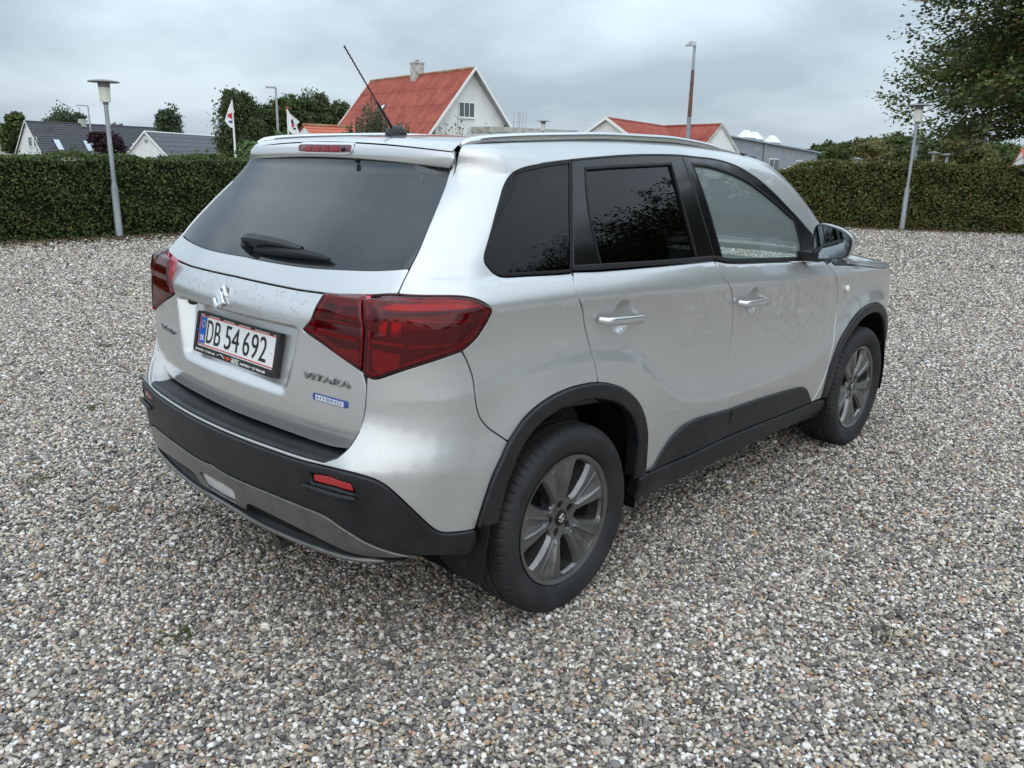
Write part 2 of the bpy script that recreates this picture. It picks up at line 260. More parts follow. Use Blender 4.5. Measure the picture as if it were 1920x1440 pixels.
SEG={"tailgap":[[0.6671,1.5367],[0.6577,1.5182],[0.6744,1.4908],[0.6896,1.4669],[0.6949,1.4365],[0.7316,1.3168],[0.7485,1.2541],[0.7652,1.211],[0.7771,1.1721],[0.7824,1.1463]],
"lamptopB":[[0.7824,1.1463],[0.7431,1.1458],[0.6441,1.1453],[0.5936,1.1428],[0.5549,1.1366],[0.5254,1.1269],[0.5024,1.1147],[0.4883,1.1041]],
"lampbotB":[[0.4883,1.1041],[0.4868,1.0943],[0.4937,1.082],[0.5091,1.0576],[0.5394,1.0227],[0.5646,1.0041],[0.585,0.9927]],
"lampbotC":[[0.585,0.9927],[0.639,0.9793],[0.729,0.9526],[0.7746,0.9357],[0.8161,0.9196],[0.8331,0.9162],[0.8456,0.9185],[0.8541,0.922]],
"lampgap":[[0.8197,1.1403],[0.8317,1.1311],[0.8676,1.1197],[0.8741,1.1122],[0.8695,1.0933],[0.8612,1.0422],[0.8629,0.9804],[0.8667,0.939],[0.8674,0.931]],
"lampA_top":[[1.0237,1.1252],[0.9415,1.1315],[0.8768,1.1364],[0.8197,1.1403]],
"lampA_in":[[1.0237,1.1252],[1.0548,1.089],[1.0784,1.0559],[1.1045,1.0303],[1.1146,1.0209]],
"lampA_bot":[[1.1146,1.0209],[1.103,1.0137],[1.0334,0.9913],[0.9421,0.9578],[0.8674,0.931]],
"bumpsplit":[[0.585,0.9927],[0.5677,0.9595],[0.5532,0.9218],[0.5464,0.8953],[0.5419,0.8597],[0.5358,0.8219],[0.5238,0.7874],[0.4972,0.7534],[0.4716,0.7334],[0.4449,0.7152],[0.4148,0.6947]],
"archA":[[0.4148,0.6947],[0.3356,0.7562],[0.2212,0.7941],[0.0885,0.8105],[-0.042,0.8099],[-0.0973,0.8028]],
"archB":[[-0.0973,0.8028],[-0.1452,0.7923],[-0.2363,0.7588],[-0.3128,0.7093],[-0.3698,0.6455],[-0.408,0.5634],[-0.42,0.4921],[-0.4299,0.3874]],
"archC":[[0.5369,0.4499],[0.5234,0.4924],[0.5015,0.5488],[0.4764,0.6046],[0.4443,0.6507],[0.4158,0.6939]],
"reargap":[[-0.0973,0.8046],[-0.0948,0.8383],[-0.0871,0.8834],[-0.0728,0.9343],[-0.0514,0.9872],[-0.0247,1.0553],[-0.0014,1.0871],[0.0129,1.1315],[0.0001,1.1597],[-0.0137,1.1721]],
"beltR":[[-0.0137,1.1721],[-0.169,1.163],[-0.5132,1.153],[-0.8891,1.1433]],
"Bgap":[[-0.8891,1.1433],[-0.8799,1.1288],[-0.8922,1.0947],[-0.9277,1.0612],[-0.9653,1.0225],[-1.0072,0.9626],[-1.0361,0.8842],[-1.0455,0.7998],[-1.0437,0.7093],[-1.0417,0.6346],[-1.0449,0.582],[-1.0392,0.5127]],
"Bgap2":[[-1.0392,0.5127],[-1.0484,0.4459],[-1.0017,0.3821]],
"sillR":[[-0.4299,0.3874],[-0.4314,0.3906],[-0.7187,0.3757],[-1.0017,0.3821]],
"sillF":[[-1.0017,0.3821],[-1.3088,0.3781],[-1.6314,0.3681],[-1.9147,0.3626]],
"fgap":[[-1.9171,1.0515],[-1.9503,1.0231],[-1.994,0.9857],[-2.0501,0.9181],[-2.0812,0.8157],[-2.0588,0.702],[-2.0284,0.5889],[-2.0056,0.4996],[-1.966,0.4266],[-1.9147,0.3626]],
"beltF":[[-0.8891,1.1433],[-1.0228,1.1237],[-1.3444,1.1037],[-1.7124,1.0809],[-1.9451,1.0662],[-1.927,1.0561]],
"dloQ":[[-0.0137,1.1721],[0.0216,1.1708],[0.1689,1.174],[0.3107,1.1785],[0.395,1.1809],[0.4274,1.1829],[0.4477,1.1866],[0.4694,1.1956],[0.4854,1.2078],[0.4998,1.2208],[0.5049,1.2326],[0.5039,1.2447],[0.497,1.2595],[0.4739,1.3013],[0.4386,1.3588],[0.3932,1.4142],[0.3679,1.4362],[0.3439,1.4515],[0.3165,1.4634],[0.2914,1.4722],[0.2562,1.4798],[0.1727,1.4892],[0.0351,1.4976],[-0.0766,1.5072],[-0.1487,1.5128]],
"dloTopR":[[-0.1487,1.5128],[-0.229,1.5184],[-0.3045,1.5231],[-0.4674,1.5321],[-0.6425,1.5373],[-0.8304,1.5383]],
"dloTopF":[[-0.8304,1.5383],[-0.9511,1.5333],[-1.0983,1.5273],[-1.2406,1.5092],[-1.3515,1.4798],[-1.4596,1.4376],[-1.5638,1.38],[-1.6512,1.3222],[-1.7266,1.2755],[-1.793,1.2273],[-1.8493,1.1901]],
"gapR_up":[[-0.0137,1.1721],[-0.0666,1.3375],[-0.1444,1.5076],[-0.1487,1.5128]],
"gapB_up":[[-0.8891,1.1433],[-0.8597,1.3097],[-0.8481,1.4554],[-0.8449,1.5372]],
"glassR_out":[[-0.204,1.4855],[-0.3357,1.492],[-0.5559,1.4995],[-0.7447,1.5054]],
"glassR_fr":[[-0.7447,1.5054],[-0.7394,1.4042],[-0.7441,1.2879],[-0.7587,1.1567]],
"glassR_bot":[[-0.7587,1.1567],[-0.5172,1.1663],[-0.3022,1.176],[-0.1628,1.1817]],
"glassR_rr":[[-0.1628,1.1817],[-0.1549,1.2557],[-0.1563,1.3343],[-0.1748,1.4124],[-0.204,1.4855]],
"glassF_top":[[-0.9007,1.5048],[-1.0221,1.5],[-1.1631,1.4799],[-1.3033,1.4476],[-1.4117,1.4062],[-1.5303,1.3508],[-1.6238,1.3006],[-1.6816,1.2717]],
"glassF_fr":[[-1.6816,1.2717],[-1.6898,1.2362],[-1.6982,1.176],[-1.7006,1.1037]],
"glassF_bot":[[-1.7006,1.1037],[-1.3516,1.1247],[-1.1324,1.1366],[-0.9509,1.1471]],
"glassF_rr":[[-0.9509,1.1471],[-0.9317,1.2559],[-0.9187,1.3813],[-0.9007,1.5048]],
"clR_top":[[-0.4648,0.3988],[-0.5384,0.4519],[-0.6182,0.4967],[-0.6817,0.5213],[-0.7686,0.5306],[-0.8918,0.5245],[-1.0381,0.5161]],
"clF_top":[[-1.0381,0.5161],[-1.2581,0.5096],[-1.5195,0.4967],[-1.6938,0.4831],[-1.7794,0.4702],[-1.8297,0.4449],[-1.8692,0.4066],[-1.9147,0.3626]],
"sillbot":[[-0.4031,0.2833],[-0.6563,0.2687],[-0.9295,0.2664],[-1.2296,0.2699],[-1.5661,0.2753],[-1.9449,0.2607],[-2.1819,0.2487]],
"silltop":[[-0.3954,0.3795],[-0.4314,0.3906],[-0.7187,0.3757],[-1.0017,0.3821],[-1.3088,0.3781],[-1.6314,0.3681],[-1.9147,0.3626],[-2.0171,0.3631]],
"farch":[[-2.0027,0.3678],[-2.0185,0.4603],[-2.0504,0.561],[-2.1033,0.652],[-2.2004,0.725],[-2.3122,0.7761],[-2.4361,0.7995],[-2.5675,0.7989]],
"hoodline":[[-2.182,1.027],[-2.3945,1.0049],[-2.5597,0.9852]],
"glassbot":[[0.7647,1.2095],[0.846,1.2027],[0.9278,1.1964],[1.1097,1.1885],[1.204,1.1857],[1.2964,1.1849],[1.4001,1.1855],[1.519,1.1874]],
"glasstop":[[0.6831,1.4766],[0.8661,1.485],[1.0669,1.4927],[1.318,1.5014],[1.5349,1.5034],[1.6606,1.5021]],
"seam":[[1.0237,1.1252],[1.1859,1.1193],[1.2389,1.1234],[1.3384,1.1233],[1.4513,1.1255],[1.5841,1.1317]],
"ledge":[[1.1184,1.0196],[1.2588,1.0221],[1.4132,1.023],[1.5473,1.0252],[1.7038,1.0226]],
"tg_gap":[[0.8541,0.922],[0.8552,0.8872],[0.8582,0.8388],[0.8644,0.7989],[0.873,0.7644],[0.8748,0.7587],[0.8957,0.7178],[0.9255,0.6863]],
"tg_bot":[[0.9255,0.6863],[1.013,0.6764],[1.1486,0.6786],[1.2972,0.6809],[1.5348,0.6794]],
"bl_top":[[0.9698,0.6646],[1.0503,0.6623],[1.1962,0.6621],[1.4101,0.6606]],
"blackline":[[1.4068,0.6499],[1.1929,0.6508],[1.0479,0.6514],[0.9678,0.6556],[0.8828,0.6571],[0.8191,0.6463],[0.7887,0.6309],[0.7621,0.6044],[0.7186,0.5481],[0.6782,0.4948],[0.6568,0.4719],[0.6374,0.4608],[0.5995,0.4549],[0.5358,0.4479]],
"skidtop":[[1.7166,0.5286],[1.4387,0.505],[1.2157,0.5079],[1.056,0.5059],[0.9625,0.4993],[0.8963,0.4725],[0.8412,0.441],[0.7732,0.4109],[0.7099,0.391]],
"skidbot":[[1.919,0.4403],[1.8027,0.4068],[1.6846,0.3651],[1.4466,0.3525],[1.3617,0.3634],[1.19,0.3646],[1.0051,0.3679],[0.8823,0.3842],[0.822,0.3833],[0.7708,0.3878]],
"skidin":[[1.8787,0.4489],[1.724,0.4329],[1.649,0.4249],[1.4374,0.3826],[1.3309,0.396],[1.2267,0.3926],[1.0844,0.3798],[0.9985,0.3792],[0.9071,0.3908]],
"skidin_top":[[1.8093,0.4381],[1.7101,0.4292],[1.585,0.4298]],
"blackbot":[[0.7099,0.391],[0.642,0.3834],[0.5615,0.3662]],
"refl":[[1.0083,0.623],[0.9482,0.6311],[0.8767,0.6241],[0.8687,0.6131],[0.864,0.597],[0.9216,0.6024],[1.0043,0.5977]],
"revlamp":[[1.5943,0.4517],[1.5216,0.4552],[1.4188,0.4551],[1.4143,0.4357],[1.4198,0.4005],[1.4967,0.3962],[1.5833,0.4074]],
"crease":[[0.8421,0.6898],[0.6755,0.6557],[0.429,0.6083]],
"cowl":[[-2.0052,1.0647],[-1.9877,1.0526],[-2.0027,1.0394],[-2.0838,1.0326],[-2.184,1.0255],[-2.1829,1.0435],[-2.2225,1.0572]],
"logo":[[1.5546,1.1038],[1.5511,1.0153],[1.6006,1.0484],[1.5131,1.0798]],
"vitara":[[1.0992,0.8935],[0.9155,0.8979],[0.9153,0.8792]],
"hybrid":[[1.0655,0.8362],[0.9235,0.842],[0.9264,0.8203],[1.0639,0.8146]],
"suzuki":[[2.0835,0.8905],[1.9404,0.8947],[1.9463,0.8726]],
"handleR":[[-0.1148,1.0266],[-0.3527,1.0089],[-0.3595,0.9804],[-0.1238,0.9924]],
"handleF":[[-1.0334,0.9859],[-1.262,0.9716],[-1.2728,0.9501],[-1.0532,0.95]],
"cupR":[[-0.2207,1.062],[-0.2961,1.0169],[-0.307,0.9648],[-0.251,0.9431],[-0.1992,0.9854],[-0.1851,1.0302]],
"cupF":[[-1.1302,1.0195],[-1.2013,0.9833],[-1.2314,0.914],[-1.1912,0.8993],[-1.1392,0.9325],[-1.0993,0.9939]],
"repeater":[[-2.163,0.9123]],
"wiper":[[1.6315,1.2337],[1.526,1.2021],[1.2813,1.2312],[1.1208,1.2075]],
"recbot":[[1.8385,0.8059],[1.7113,0.8102],[1.5029,0.816],[1.3329,0.8133],[1.18,0.8085]],
"brk":[[1.7728,1.5482],[1.4225,1.5475],[1.4137,1.5164],[1.7328,1.5156]]}
# ================================================================== setting
def pol(az,D,z=0.): a=math.radians(az); return Vector((CAM[0]+D*math.cos(a),CAM[1]+D*math.sin(a),z))
def hz(el,D): return CAM[2]+D*math.tan(math.radians(el))
# ---- ground: one sheet to the horizon, gravel look where the pebbles are too far to tell apart
gm=pmat('gravel_ground',(.22,.20,.18),.85); n,l,b=nodes(gm)
tcn=n.new('ShaderNodeTexCoord'); P_=tcn.outputs['Object']
def vor(scale,feat='F1',rnd=1.):
    v=n.new('ShaderNodeTexVoronoi'); v.inputs['Scale'].default_value=scale; v.feature=feat; v.inputs['Randomness'].default_value=rnd; l.new(P_,v.inputs['Vector']); return v
v1=vor(72); sepc=n.new('ShaderNodeSeparateColor'); l.new(v1.outputs['Color'],sepc.inputs[0])
def pebble_ramp(n):
    r=n.new('ShaderNodeValToRGB'); r.color_ramp.interpolation='CONSTANT'; el=r.color_ramp.elements
    cols=[(0,(0.075,0.068,0.067)),(.08,(0.143,0.127,0.113)),(.20,(0.234,0.207,0.180)),(.34,(0.360,0.315,0.271)),(.47,(0.442,0.383,0.313)),(.58,(0.200,0.183,0.180)),(.65,(0.537,0.469,0.384)),(.73,(0.667,0.606,0.517)),(.81,(0.784,0.741,0.674)),(.88,(0.401,0.270,0.156)),(.92,(0.537,0.321,0.229)),(.94,(0.274,0.270,0.279)),(.965,(0.784,0.785,0.778))]
    el[0].position=0; el[0].color=(*cols[0][1],1); el[1].position=cols[1][0]; el[1].color=(*cols[1][1],1)
    for p,c in cols[2:]: e=el.new(p); e.color=(*c,1)
    return r
r1=pebble_ramp(n); l.new(sepc.outputs[0],r1.inputs[0])
ns=n.new('ShaderNodeTexNoise'); ns.inputs['Scale'].default_value=.5; ns.inputs['Detail'].default_value=9; ns.inputs['Roughness'].default_value=.78; l.new(P_,ns.inputs['Vector'])
mr=n.new('ShaderNodeMapRange'); mr.inputs[1].default_value=.3; mr.inputs[2].default_value=.7; mr.inputs[3].default_value=.66; mr.inputs[4].default_value=1.36; l.new(ns.outputs[0],mr.inputs[0])
mm=n.new('ShaderNodeVectorMath'); mm.operation='SCALE'; l.new(r1.outputs[0],mm.inputs[0]); l.new(mr.outputs[0],mm.inputs['Scale'])
# mossy, leafy dirt along the foot of the hedges
sx=n.new('ShaderNodeSeparateXYZ'); l.new(P_,sx.inputs[0])
def band(outp,a,b_):
    q=n.new('ShaderNodeMapRange'); q.interpolation_type='SMOOTHSTEP'; q.inputs[1].default_value=a; q.inputs[2].default_value=b_; l.new(outp,q.inputs[0]); return q.outputs[0]
bl_=band(sx.outputs[1],11.2,12.4)
hx_=n.new('ShaderNodeVectorMath'); hx_.operation='DOT_PRODUCT'; l.new(P_,hx_.inputs[0]); hx_.inputs[1].default_value=(.8586,.5127,0)
br_=band(hx_.outputs['Value'],17.2,18.7)
mxm=n.new('ShaderNodeMath'); mxm.operation='MAXIMUM'; l.new(bl_,mxm.inputs[0]); l.new(br_,mxm.inputs[1])
nz=n.new('ShaderNodeTexNoise'); nz.inputs['Scale'].default_value=3.; nz.inputs['Detail'].default_value=6; l.new(P_,nz.inputs['Vector'])
mulm=n.new('ShaderNodeMath'); mulm.operation='MULTIPLY_ADD'; l.new(nz.outputs[0],mulm.inputs[0]); mulm.inputs[1].default_value=2.4; mulm.inputs[2].default_value=-.55; 
mul2=n.new('ShaderNodeMath'); mul2.operation='MULTIPLY'; mul2.use_clamp=True; l.new(mulm.outputs[0],mul2.inputs[0]); l.new(mxm.outputs[0],mul2.inputs[1])
dirt=n.new('ShaderNodeMix'); dirt.data_type='RGBA'; l.new(mul2.outputs[0],dirt.inputs[0]); l.new(mm.outputs[0],dirt.inputs[6]); dirt.inputs[7].default_value=(.095,.085,.045,1); l.new(dirt.outputs[2],b.inputs['Base Color'])
vb=vor(72); bpn=n.new('ShaderNodeBump'); bpn.inputs['Strength'].default_value=1.; bpn.inputs['Distance'].default_value=.012; bpn.invert=True; l.new(vb.outputs['Distance'],bpn.inputs['Height']); l.new(bpn.outputs[0],b.inputs['Normal'])
m=MB(); m.add([(-1500,-1500,0),(1500,-1500,0),(1500,1500,0),(-1500,1500,0)],[(0,1,2,3)]); tag(m.obj('gravel_ground',gm),kind='structure')
# ---- loose pebbles, real geometry near the camera
pm=pmat('pebble',(.3,.28,.26),.62); n2,l2,b2=nodes(pm)
oi=n2.new('ShaderNodeObjectInfo'); r2=pebble_ramp(n2); l2.new(oi.outputs['Random'],r2.inputs[0])
tc2=n2.new('ShaderNodeTexCoord'); nn2=n2.new('ShaderNodeTexNoise'); nn2.inputs['Scale'].default_value=1.3; nn2.inputs['Detail'].default_value=5; l2.new(tc2.outputs['Object'],nn2.inputs['Vector'])
mr2=n2.new('ShaderNodeMapRange'); mr2.inputs[3].default_value=.62; mr2.inputs[4].default_value=1.32; l2.new(nn2.outputs[0],mr2.inputs[0])
sc2=n2.new('ShaderNodeVectorMath'); sc2.operation='SCALE'; l2.new(r2.outputs[0],sc2.inputs[0]); l2.new(mr2.outputs[0],sc2.inputs['Scale']); l2.new(sc2.outputs[0],b2.inputs['Base Color'])
bpp=n2.new('ShaderNodeBump'); bpp.inputs['Strength'].default_value=.25; bpp.inputs['Distance'].default_value=.15; l2.new(nn2.outputs[0],bpp.inputs['Height']); l2.new(bpp.outputs[0],b2.inputs['Normal'])
pcol=bpy.data.collections.new('pebble_shapes')
for k in range(9):
    bm=bmesh.new(); bmesh.ops.create_icosphere(bm,subdivisions=3 if k<9 else 2,radius=1)
    sxyz=(1.,RND.uniform(.62,.95),RND.uniform(.42,.72)); cuts=[(Vector((RND.gauss(0,1),RND.gauss(0,1),RND.gauss(0,1))).normalized(),RND.uniform(.62,.92)) for _ in range(RND.randint(4,9))]
    for v in bm.verts:
        p=v.co.copy()
        for q,d in cuts:
            h=p.dot(q)-d
            if h>0: p-=q*h*.85
        v.co=Vector((p.x*sxyz[0],p.y*sxyz[1],p.z*sxyz[2]))
    me=bpy.data.meshes.new('pebble_shape'); bm.to_mesh(me); bm.free(); me.polygons.foreach_set('use_smooth',[True]*len(me.polygons)); me.materials.append(pm)
    pcol.objects.link(bpy.data.objects.new('pebble_shape',me))
pts=[];siz=[];til=[]
for r0,r1_,den,s0,s1 in ((1.35,3.6,11500,.0048,.0098),(3.6,6.2,8200,.0054,.0104),(6.2,9.6,4600,.0066,.0122),(9.6,14.,1900,.0090,.0155),(14.,23.5,430,.013,.021)):
    wd_=math.radians(78 if r1_<4 else 60 if r1_<10 else 48); a0,a1=YAW-wd_,YAW+wd_; N_=int(.5*(a1-a0)*(r1_**2-r0**2)*den)
    r=np.sqrt(NR.uniform(r0**2,r1_**2,N_)); a=NR.uniform(a0,a1,N_); x=CAM[0]+r*np.cos(a); y=CAM[1]+r*np.sin(a)
    s=s0+(s1-s0)*NR.rand(N_)**1.6; big=NR.rand(N_)<.018; s=np.where(big,s*1.7,s)
    ok=~((x>.55)&(x<2.0)&(np.abs(y)<.55))&(y<12.6-np.abs(NR.normal(0,.5,N_)))&(x*.8586+y*.5127<18.9-np.abs(NR.normal(0,.6,N_)))
    for cx in (0.,2.5):
        for cy in (-.75,.75): ok&=~((np.abs(x-cx)<.09)&(np.abs(y-cy)<.10))
    x,y,s=x[ok],y[ok],s[ok]; und=.004*np.sin(x*1.9+np.sin(y*1.3)*2)+.004*np.sin(y*2.3+x*.7)
    pts.append(np.stack([x,y,.002+s*.30+NR.rand(len(s))*s*.48+und*.3],1)); siz.append(s)
pts=np.vstack(pts); siz=np.concatenate(siz)
pmh=bpy.data.meshes.new('gravel'); pmh.vertices.add(len(pts)); pmh.vertices.foreach_set('co',pts.astype(np.float32).ravel())
at_=pmh.attributes.new('size','FLOAT','POINT'); at_.data.foreach_set('value',siz.astype(np.float32))
rot=np.stack([NR.normal(0,.38,len(pts)),NR.normal(0,.38,len(pts)),NR.uniform(0,6.28,len(pts))],1).astype(np.float32)
at_=pmh.attributes.new('rot','FLOAT_VECTOR','POINT'); at_.data.foreach_set('vector',rot.ravel())
go=link('gravel',pmh); tag(go,'loose grey and beige pebbles covering the yard','gravel',kind='stuff')
gt=bpy.data.node_groups.new('gravel_nodes','GeometryNodeTree'); gt.interface.new_socket('Geometry',in_out='INPUT',socket_type='NodeSocketGeometry'); gt.interface.new_socket('Geometry',in_out='OUTPUT',socket_type='NodeSocketGeometry')
g_in=gt.nodes.new('NodeGroupInput'); g_out=gt.nodes.new('NodeGroupOutput'); ci=gt.nodes.new('GeometryNodeCollectionInfo'); ci.inputs['Collection'].default_value=pcol; ci.inputs['Separate Children'].default_value=True
ip=gt.nodes.new('GeometryNodeInstanceOnPoints'); ip.inputs['Pick Instance'].default_value=True
na=gt.nodes.new('GeometryNodeInputNamedAttribute'); na.data_type='FLOAT'; na.inputs['Name'].default_value='size'
nb2=gt.nodes.new('GeometryNodeInputNamedAttribute'); nb2.data_type='FLOAT_VECTOR'; nb2.inputs['Name'].default_value='rot'
gl=gt.links; gl.new(g_in.outputs[0],ip.inputs['Points']); gl.new(ci.outputs[0],ip.inputs['Instance']); gl.new(na.outputs[0],ip.inputs['Scale']); gl.new(nb2.outputs[0],ip.inputs['Rotation']); gl.new(ip.outputs[0],g_out.inputs[0])
md=go.modifiers.new('scatter','NODES'); md.node_group=gt
# ---- foliage
def leafmat(name,trans=.36):
    m=bpy.data.materials.new(name); m.use_nodes=True; n=m.node_tree.nodes; l=m.node_tree.links; b=n['Principled BSDF']
    a=n.new('ShaderNodeAttribute'); a.attribute_name='tint'; l.new(a.outputs['Color'],b.inputs['Base Color']); b.inputs['Roughness'].default_value=.5; b.inputs['Specular IOR Level'].default_value=.35
    t=n.new('ShaderNodeBsdfTranslucent'); l.new(a.outputs['Color'],t.inputs[0]); x=n.new('ShaderNodeMixShader'); x.inputs[0].default_value=trans
    l.new(b.outputs[0],x.inputs[1]); l.new(t.outputs[0],x.inputs[2]); l.new(x.outputs[0],n['Material Output'].inputs[0]); return m
LEAF=leafmat('leaf')
bark=vary(pmat('bark',(.10,.085,.07),.9),6,(.06,.05,.042),(.15,.13,.11),bump=.5,bscale=14,dist=.03)
def leafmesh(name,C,size,cols,weights,up=None,flat=.0,droop=0.,seed=1,aspect=.62,cvar=.25):
    """one folded quad (two triangles) per leaf at the points C"""
    R_=np.random.RandomState(seed); N_=len(C)
    d=R_.normal(0,1,(N_,3)); d[:,2]=d[:,2]*(1-flat)-droop; d/=np.linalg.norm(d,axis=1,keepdims=True)
    q=R_.normal(0,1,(N_,3)); 
    if up is not None: q=q*.55+up
    q[:,2]+=flat*2; n_=q-d*np.sum(q*d,1,keepdims=True); n_/=np.linalg.norm(n_,axis=1,keepdims=True)+1e-9
    s=np.cross(n_,d); L=(size*R_.uniform(.65,1.35,N_))[:,None]; w=L*aspect*.5
    a=C-d*L*.5; c=C+d*L*.5; e=C+s*w+n_*L*.08; f=C-s*w+n_*L*.08
    V=np.stack([a,e,c,f],1).reshape(-1,3); i=np.arange(N_)*4
    Fc=np.stack([np.stack([i,i+1,i+2],1),np.stack([i,i+2,i+3],1)],1).reshape(-1,3)
    me=npmesh(name,V,Fc,smooth=False)
    cols=np.array(cols); k=R_.choice(len(cols),N_,p=np.array(weights)/sum(weights)); col=cols[k]*R_.uniform(1-cvar,1+cvar,(N_,1))
    at=me.attributes.new('tint','FLOAT_COLOR','POINT'); at.data.foreach_set('color',np.repeat(np.c_[col,np.ones(N_)],4,axis=0).astype(np.float32).ravel())
    return me
GREEN=[(.036,.058,.018),(.055,.082,.022),(.078,.108,.030),(.13,.14,.035),(.10,.065,.03)]
def clump_points(ells,N_,seed,shell=.55,clump=.28,per=26):
    """points grouped in small clumps, mostly near the surface of the ellipsoids"""
    R_=np.random.RandomState(seed); vol=np.array([e[3]*e[4]*e[5] for e in ells])**.75; nc=max(1,N_//per)
    k=R_.choice(len(ells),nc,p=vol/vol.sum()); E=np.array(ells)[k]
    d=R_.normal(0,1,(nc,3)); d/=np.linalg.norm(d,axis=1,keepdims=True); r=(shell+(1-shell)*R_.rand(nc))**.7
    r*=1+.16*R_.normal(0,1,nc)
    C=E[:,:3]+d*E[:,3:6]*r[:,None]; up=np.repeat(d,per,axis=0)
    sc=clump*np.mean(E[:,3:6],axis=1)*R_.uniform(.5,1.4,nc)
    P=np.repeat(C,per,axis=0)+R_.normal(0,1,(nc*per,3))*np.repeat(sc,per)[:,None]*[.55,.55,.40]
    return P,up
def tree(name,label,cat,loc,H,ells,N_,leaf,cols=GREEN,weights=(3,4,3,.6,.3),seed=1,group=None,trunk=.16,flat=0.,droop=0.,shell=.55,clump=.26,bare=.25,mesh=None,per=26):
    t=thing(name,label,cat,tuple(loc),0,group)
    if mesh: 
        for nm,me,mt in mesh: link(nm,me,None,t)
        return t
    P,up=clump_points(ells,N_,seed,shell,clump,per); P[:,2]=np.maximum(P[:,2],.02)
    lm=leafmesh('crown',P,leaf,cols,weights,up,flat,droop,seed); o=link('crown',lm,LEAF,t); o['kind']='stuff'
    m=MB(); R_=random.Random(seed); top=max(e[2] for e in ells)
    m.tube([(0,0,-.1),(R_.uniform(-.1,.1)*trunk,0,top*.25),(R_.uniform(-.8,.8)*trunk,R_.uniform(-.8,.8)*trunk,top*.55),(ells[0][0]*.5,ells[0][1]*.5,top*.95)],[trunk*1.2,trunk,trunk*.75,trunk*.25],8)
    tr=m.obj('trunk',bark,t,60); m=MB()
    for e in ells:
        z0=min(top*.45,e[2]*.75); m.tube([(0,0,z0),(e[0]*.45,e[1]*.45,(z0+e[2])*.5),(e[0],e[1],e[2])],[trunk*.55,trunk*.35,trunk*.12],6)
    o=m.obj('limbs',bark,t,60); o['kind']='stuff'
    return t
def crown(seed,w,z0,z1,k=9,dx=1.):
    """random cluster of ellipsoids filling a crown of half-width w between z0 and z1"""
    R_=random.Random(seed); h=(z1-z0)/2; o=[(0,0,z0+h,w*.62,w*.62,h*.80)]
    for i in range(k):
        a=R_.uniform(0,6.28); r=w*R_.uniform(.35,.72); zz=z0+h*R_.uniform(.45,1.6); s=R_.uniform(.28,.46)
        o.append((r*math.cos(a)*dx,r*math.sin(a),zz,w*s,w*s,h*s*R_.uniform(.7,1.1)))
    return o
# ---- hedges
def hedge(name,label,a,b,h,th,den,leaf,cols,weights,core,seed,group=None,hs=lambda s:1.,core_h=.955):
    a=Vector(a); b=Vector(b); L=(b-a).length; d=(b-a)/L; nrm=Vector((-d.y,d.x,0)); t=thing(name,label,'hedge',(0,0,0),0,group)
    R_=np.random.RandomState(seed); area_=L*(2*h+th); N_=int(area_*den)
    s=R_.rand(N_)*L; f=R_.rand(N_)*(2*h+th); side=np.where(f<h,0,np.where(f<2*h,1,2))
    z=np.where(side==0,f,np.where(side==1,f-h,h)); o=np.where(side==0,-th/2,np.where(side==1,th/2,f-2*h-th/2))
    ns=.035*np.sin(s*3.1)+.03*np.sin(s*7.3+z*5)+.03*np.sin(z*9+s*2.2); dep=np.abs(R_.normal(0,.055,N_))+ns-.03
    o=np.where(side==0,o+dep,np.where(side==1,o-dep,o)); z=np.where(side==2,z-dep*.8+.02*np.sin(s*5),z); z=np.where(side==2,z+(R_.rand(N_)<.06)*R_.rand(N_)*.10,z)
    z=z*np.vectorize(hs)(s)
    P=np.stack([a.x+d.x*s+nrm.x*o,a.y+d.y*s+nrm.y*o,np.maximum(z,.015)],1)
    up=np.where((side==2)[:,None],[0,0,1.],np.where((side==0)[:,None],[-nrm.x,-nrm.y,.25],[nrm.x,nrm.y,.25]))
    me=leafmesh('foliage',P,leaf,cols,weights,up,0,0,seed,.66,.38); ob=link('foliage',me,LEAF,t); ob['kind']='stuff'
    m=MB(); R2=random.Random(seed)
    if core:  # solid dark core added to stop light showing through the leaves
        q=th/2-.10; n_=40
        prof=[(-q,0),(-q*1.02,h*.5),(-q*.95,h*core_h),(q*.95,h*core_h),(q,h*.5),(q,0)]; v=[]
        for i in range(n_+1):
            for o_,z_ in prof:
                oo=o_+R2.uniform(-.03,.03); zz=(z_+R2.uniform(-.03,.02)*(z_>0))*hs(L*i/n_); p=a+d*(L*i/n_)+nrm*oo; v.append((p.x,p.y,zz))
        m.add(v,[(i*6+k,i*6+(k+1)%6,(i+1)*6+(k+1)%6,(i+1)*6+k) for i in range(n_) for k in range(6)]); m.obj('inner_core',pmat('hedge_inside_'+str(seed),(.012,.016,.008),.95,spec=.1),t)
    m=MB()
    for i in range(int(L*3)):
        p=a+d*R2.uniform(0,L)+nrm*R2.uniform(-.15,.15); e=p+d*R2.uniform(-.25,.25)+nrm*R2.uniform(-.2,.2); q_=hs((p-a).dot(d)); m.tube([(p.x,p.y,0),((p.x+e.x)/2,(p.y+e.y)/2,h*.5*q_),(e.x,e.y,h*.9*q_)],[.014,.011,.005],5)
    o=m.obj('stems',bark,t); o['kind']='stuff'; return t
HG=[(0.049,0.076,0.024),(0.076,0.110,0.032),(0.112,0.151,0.044),(0.177,0.201,0.051),(0.244,0.220,0.049),(0.134,0.085,0.037)]
hedge('hedge','dense dark green clipped hedge on the left, before the white gabled houses',(-16,13.35,0),(14.6,13.30,0),1.36,.8,1500,.050,HG,(3.0,4,2.8,.9,.12,.22),True,3,'clipped hedges round the yard')
HO=[(0.061,0.083,0.024),(0.097,0.118,0.033),(0.142,0.159,0.042),(0.212,0.206,0.059),(0.153,0.100,0.042),(0.224,0.142,0.071)]
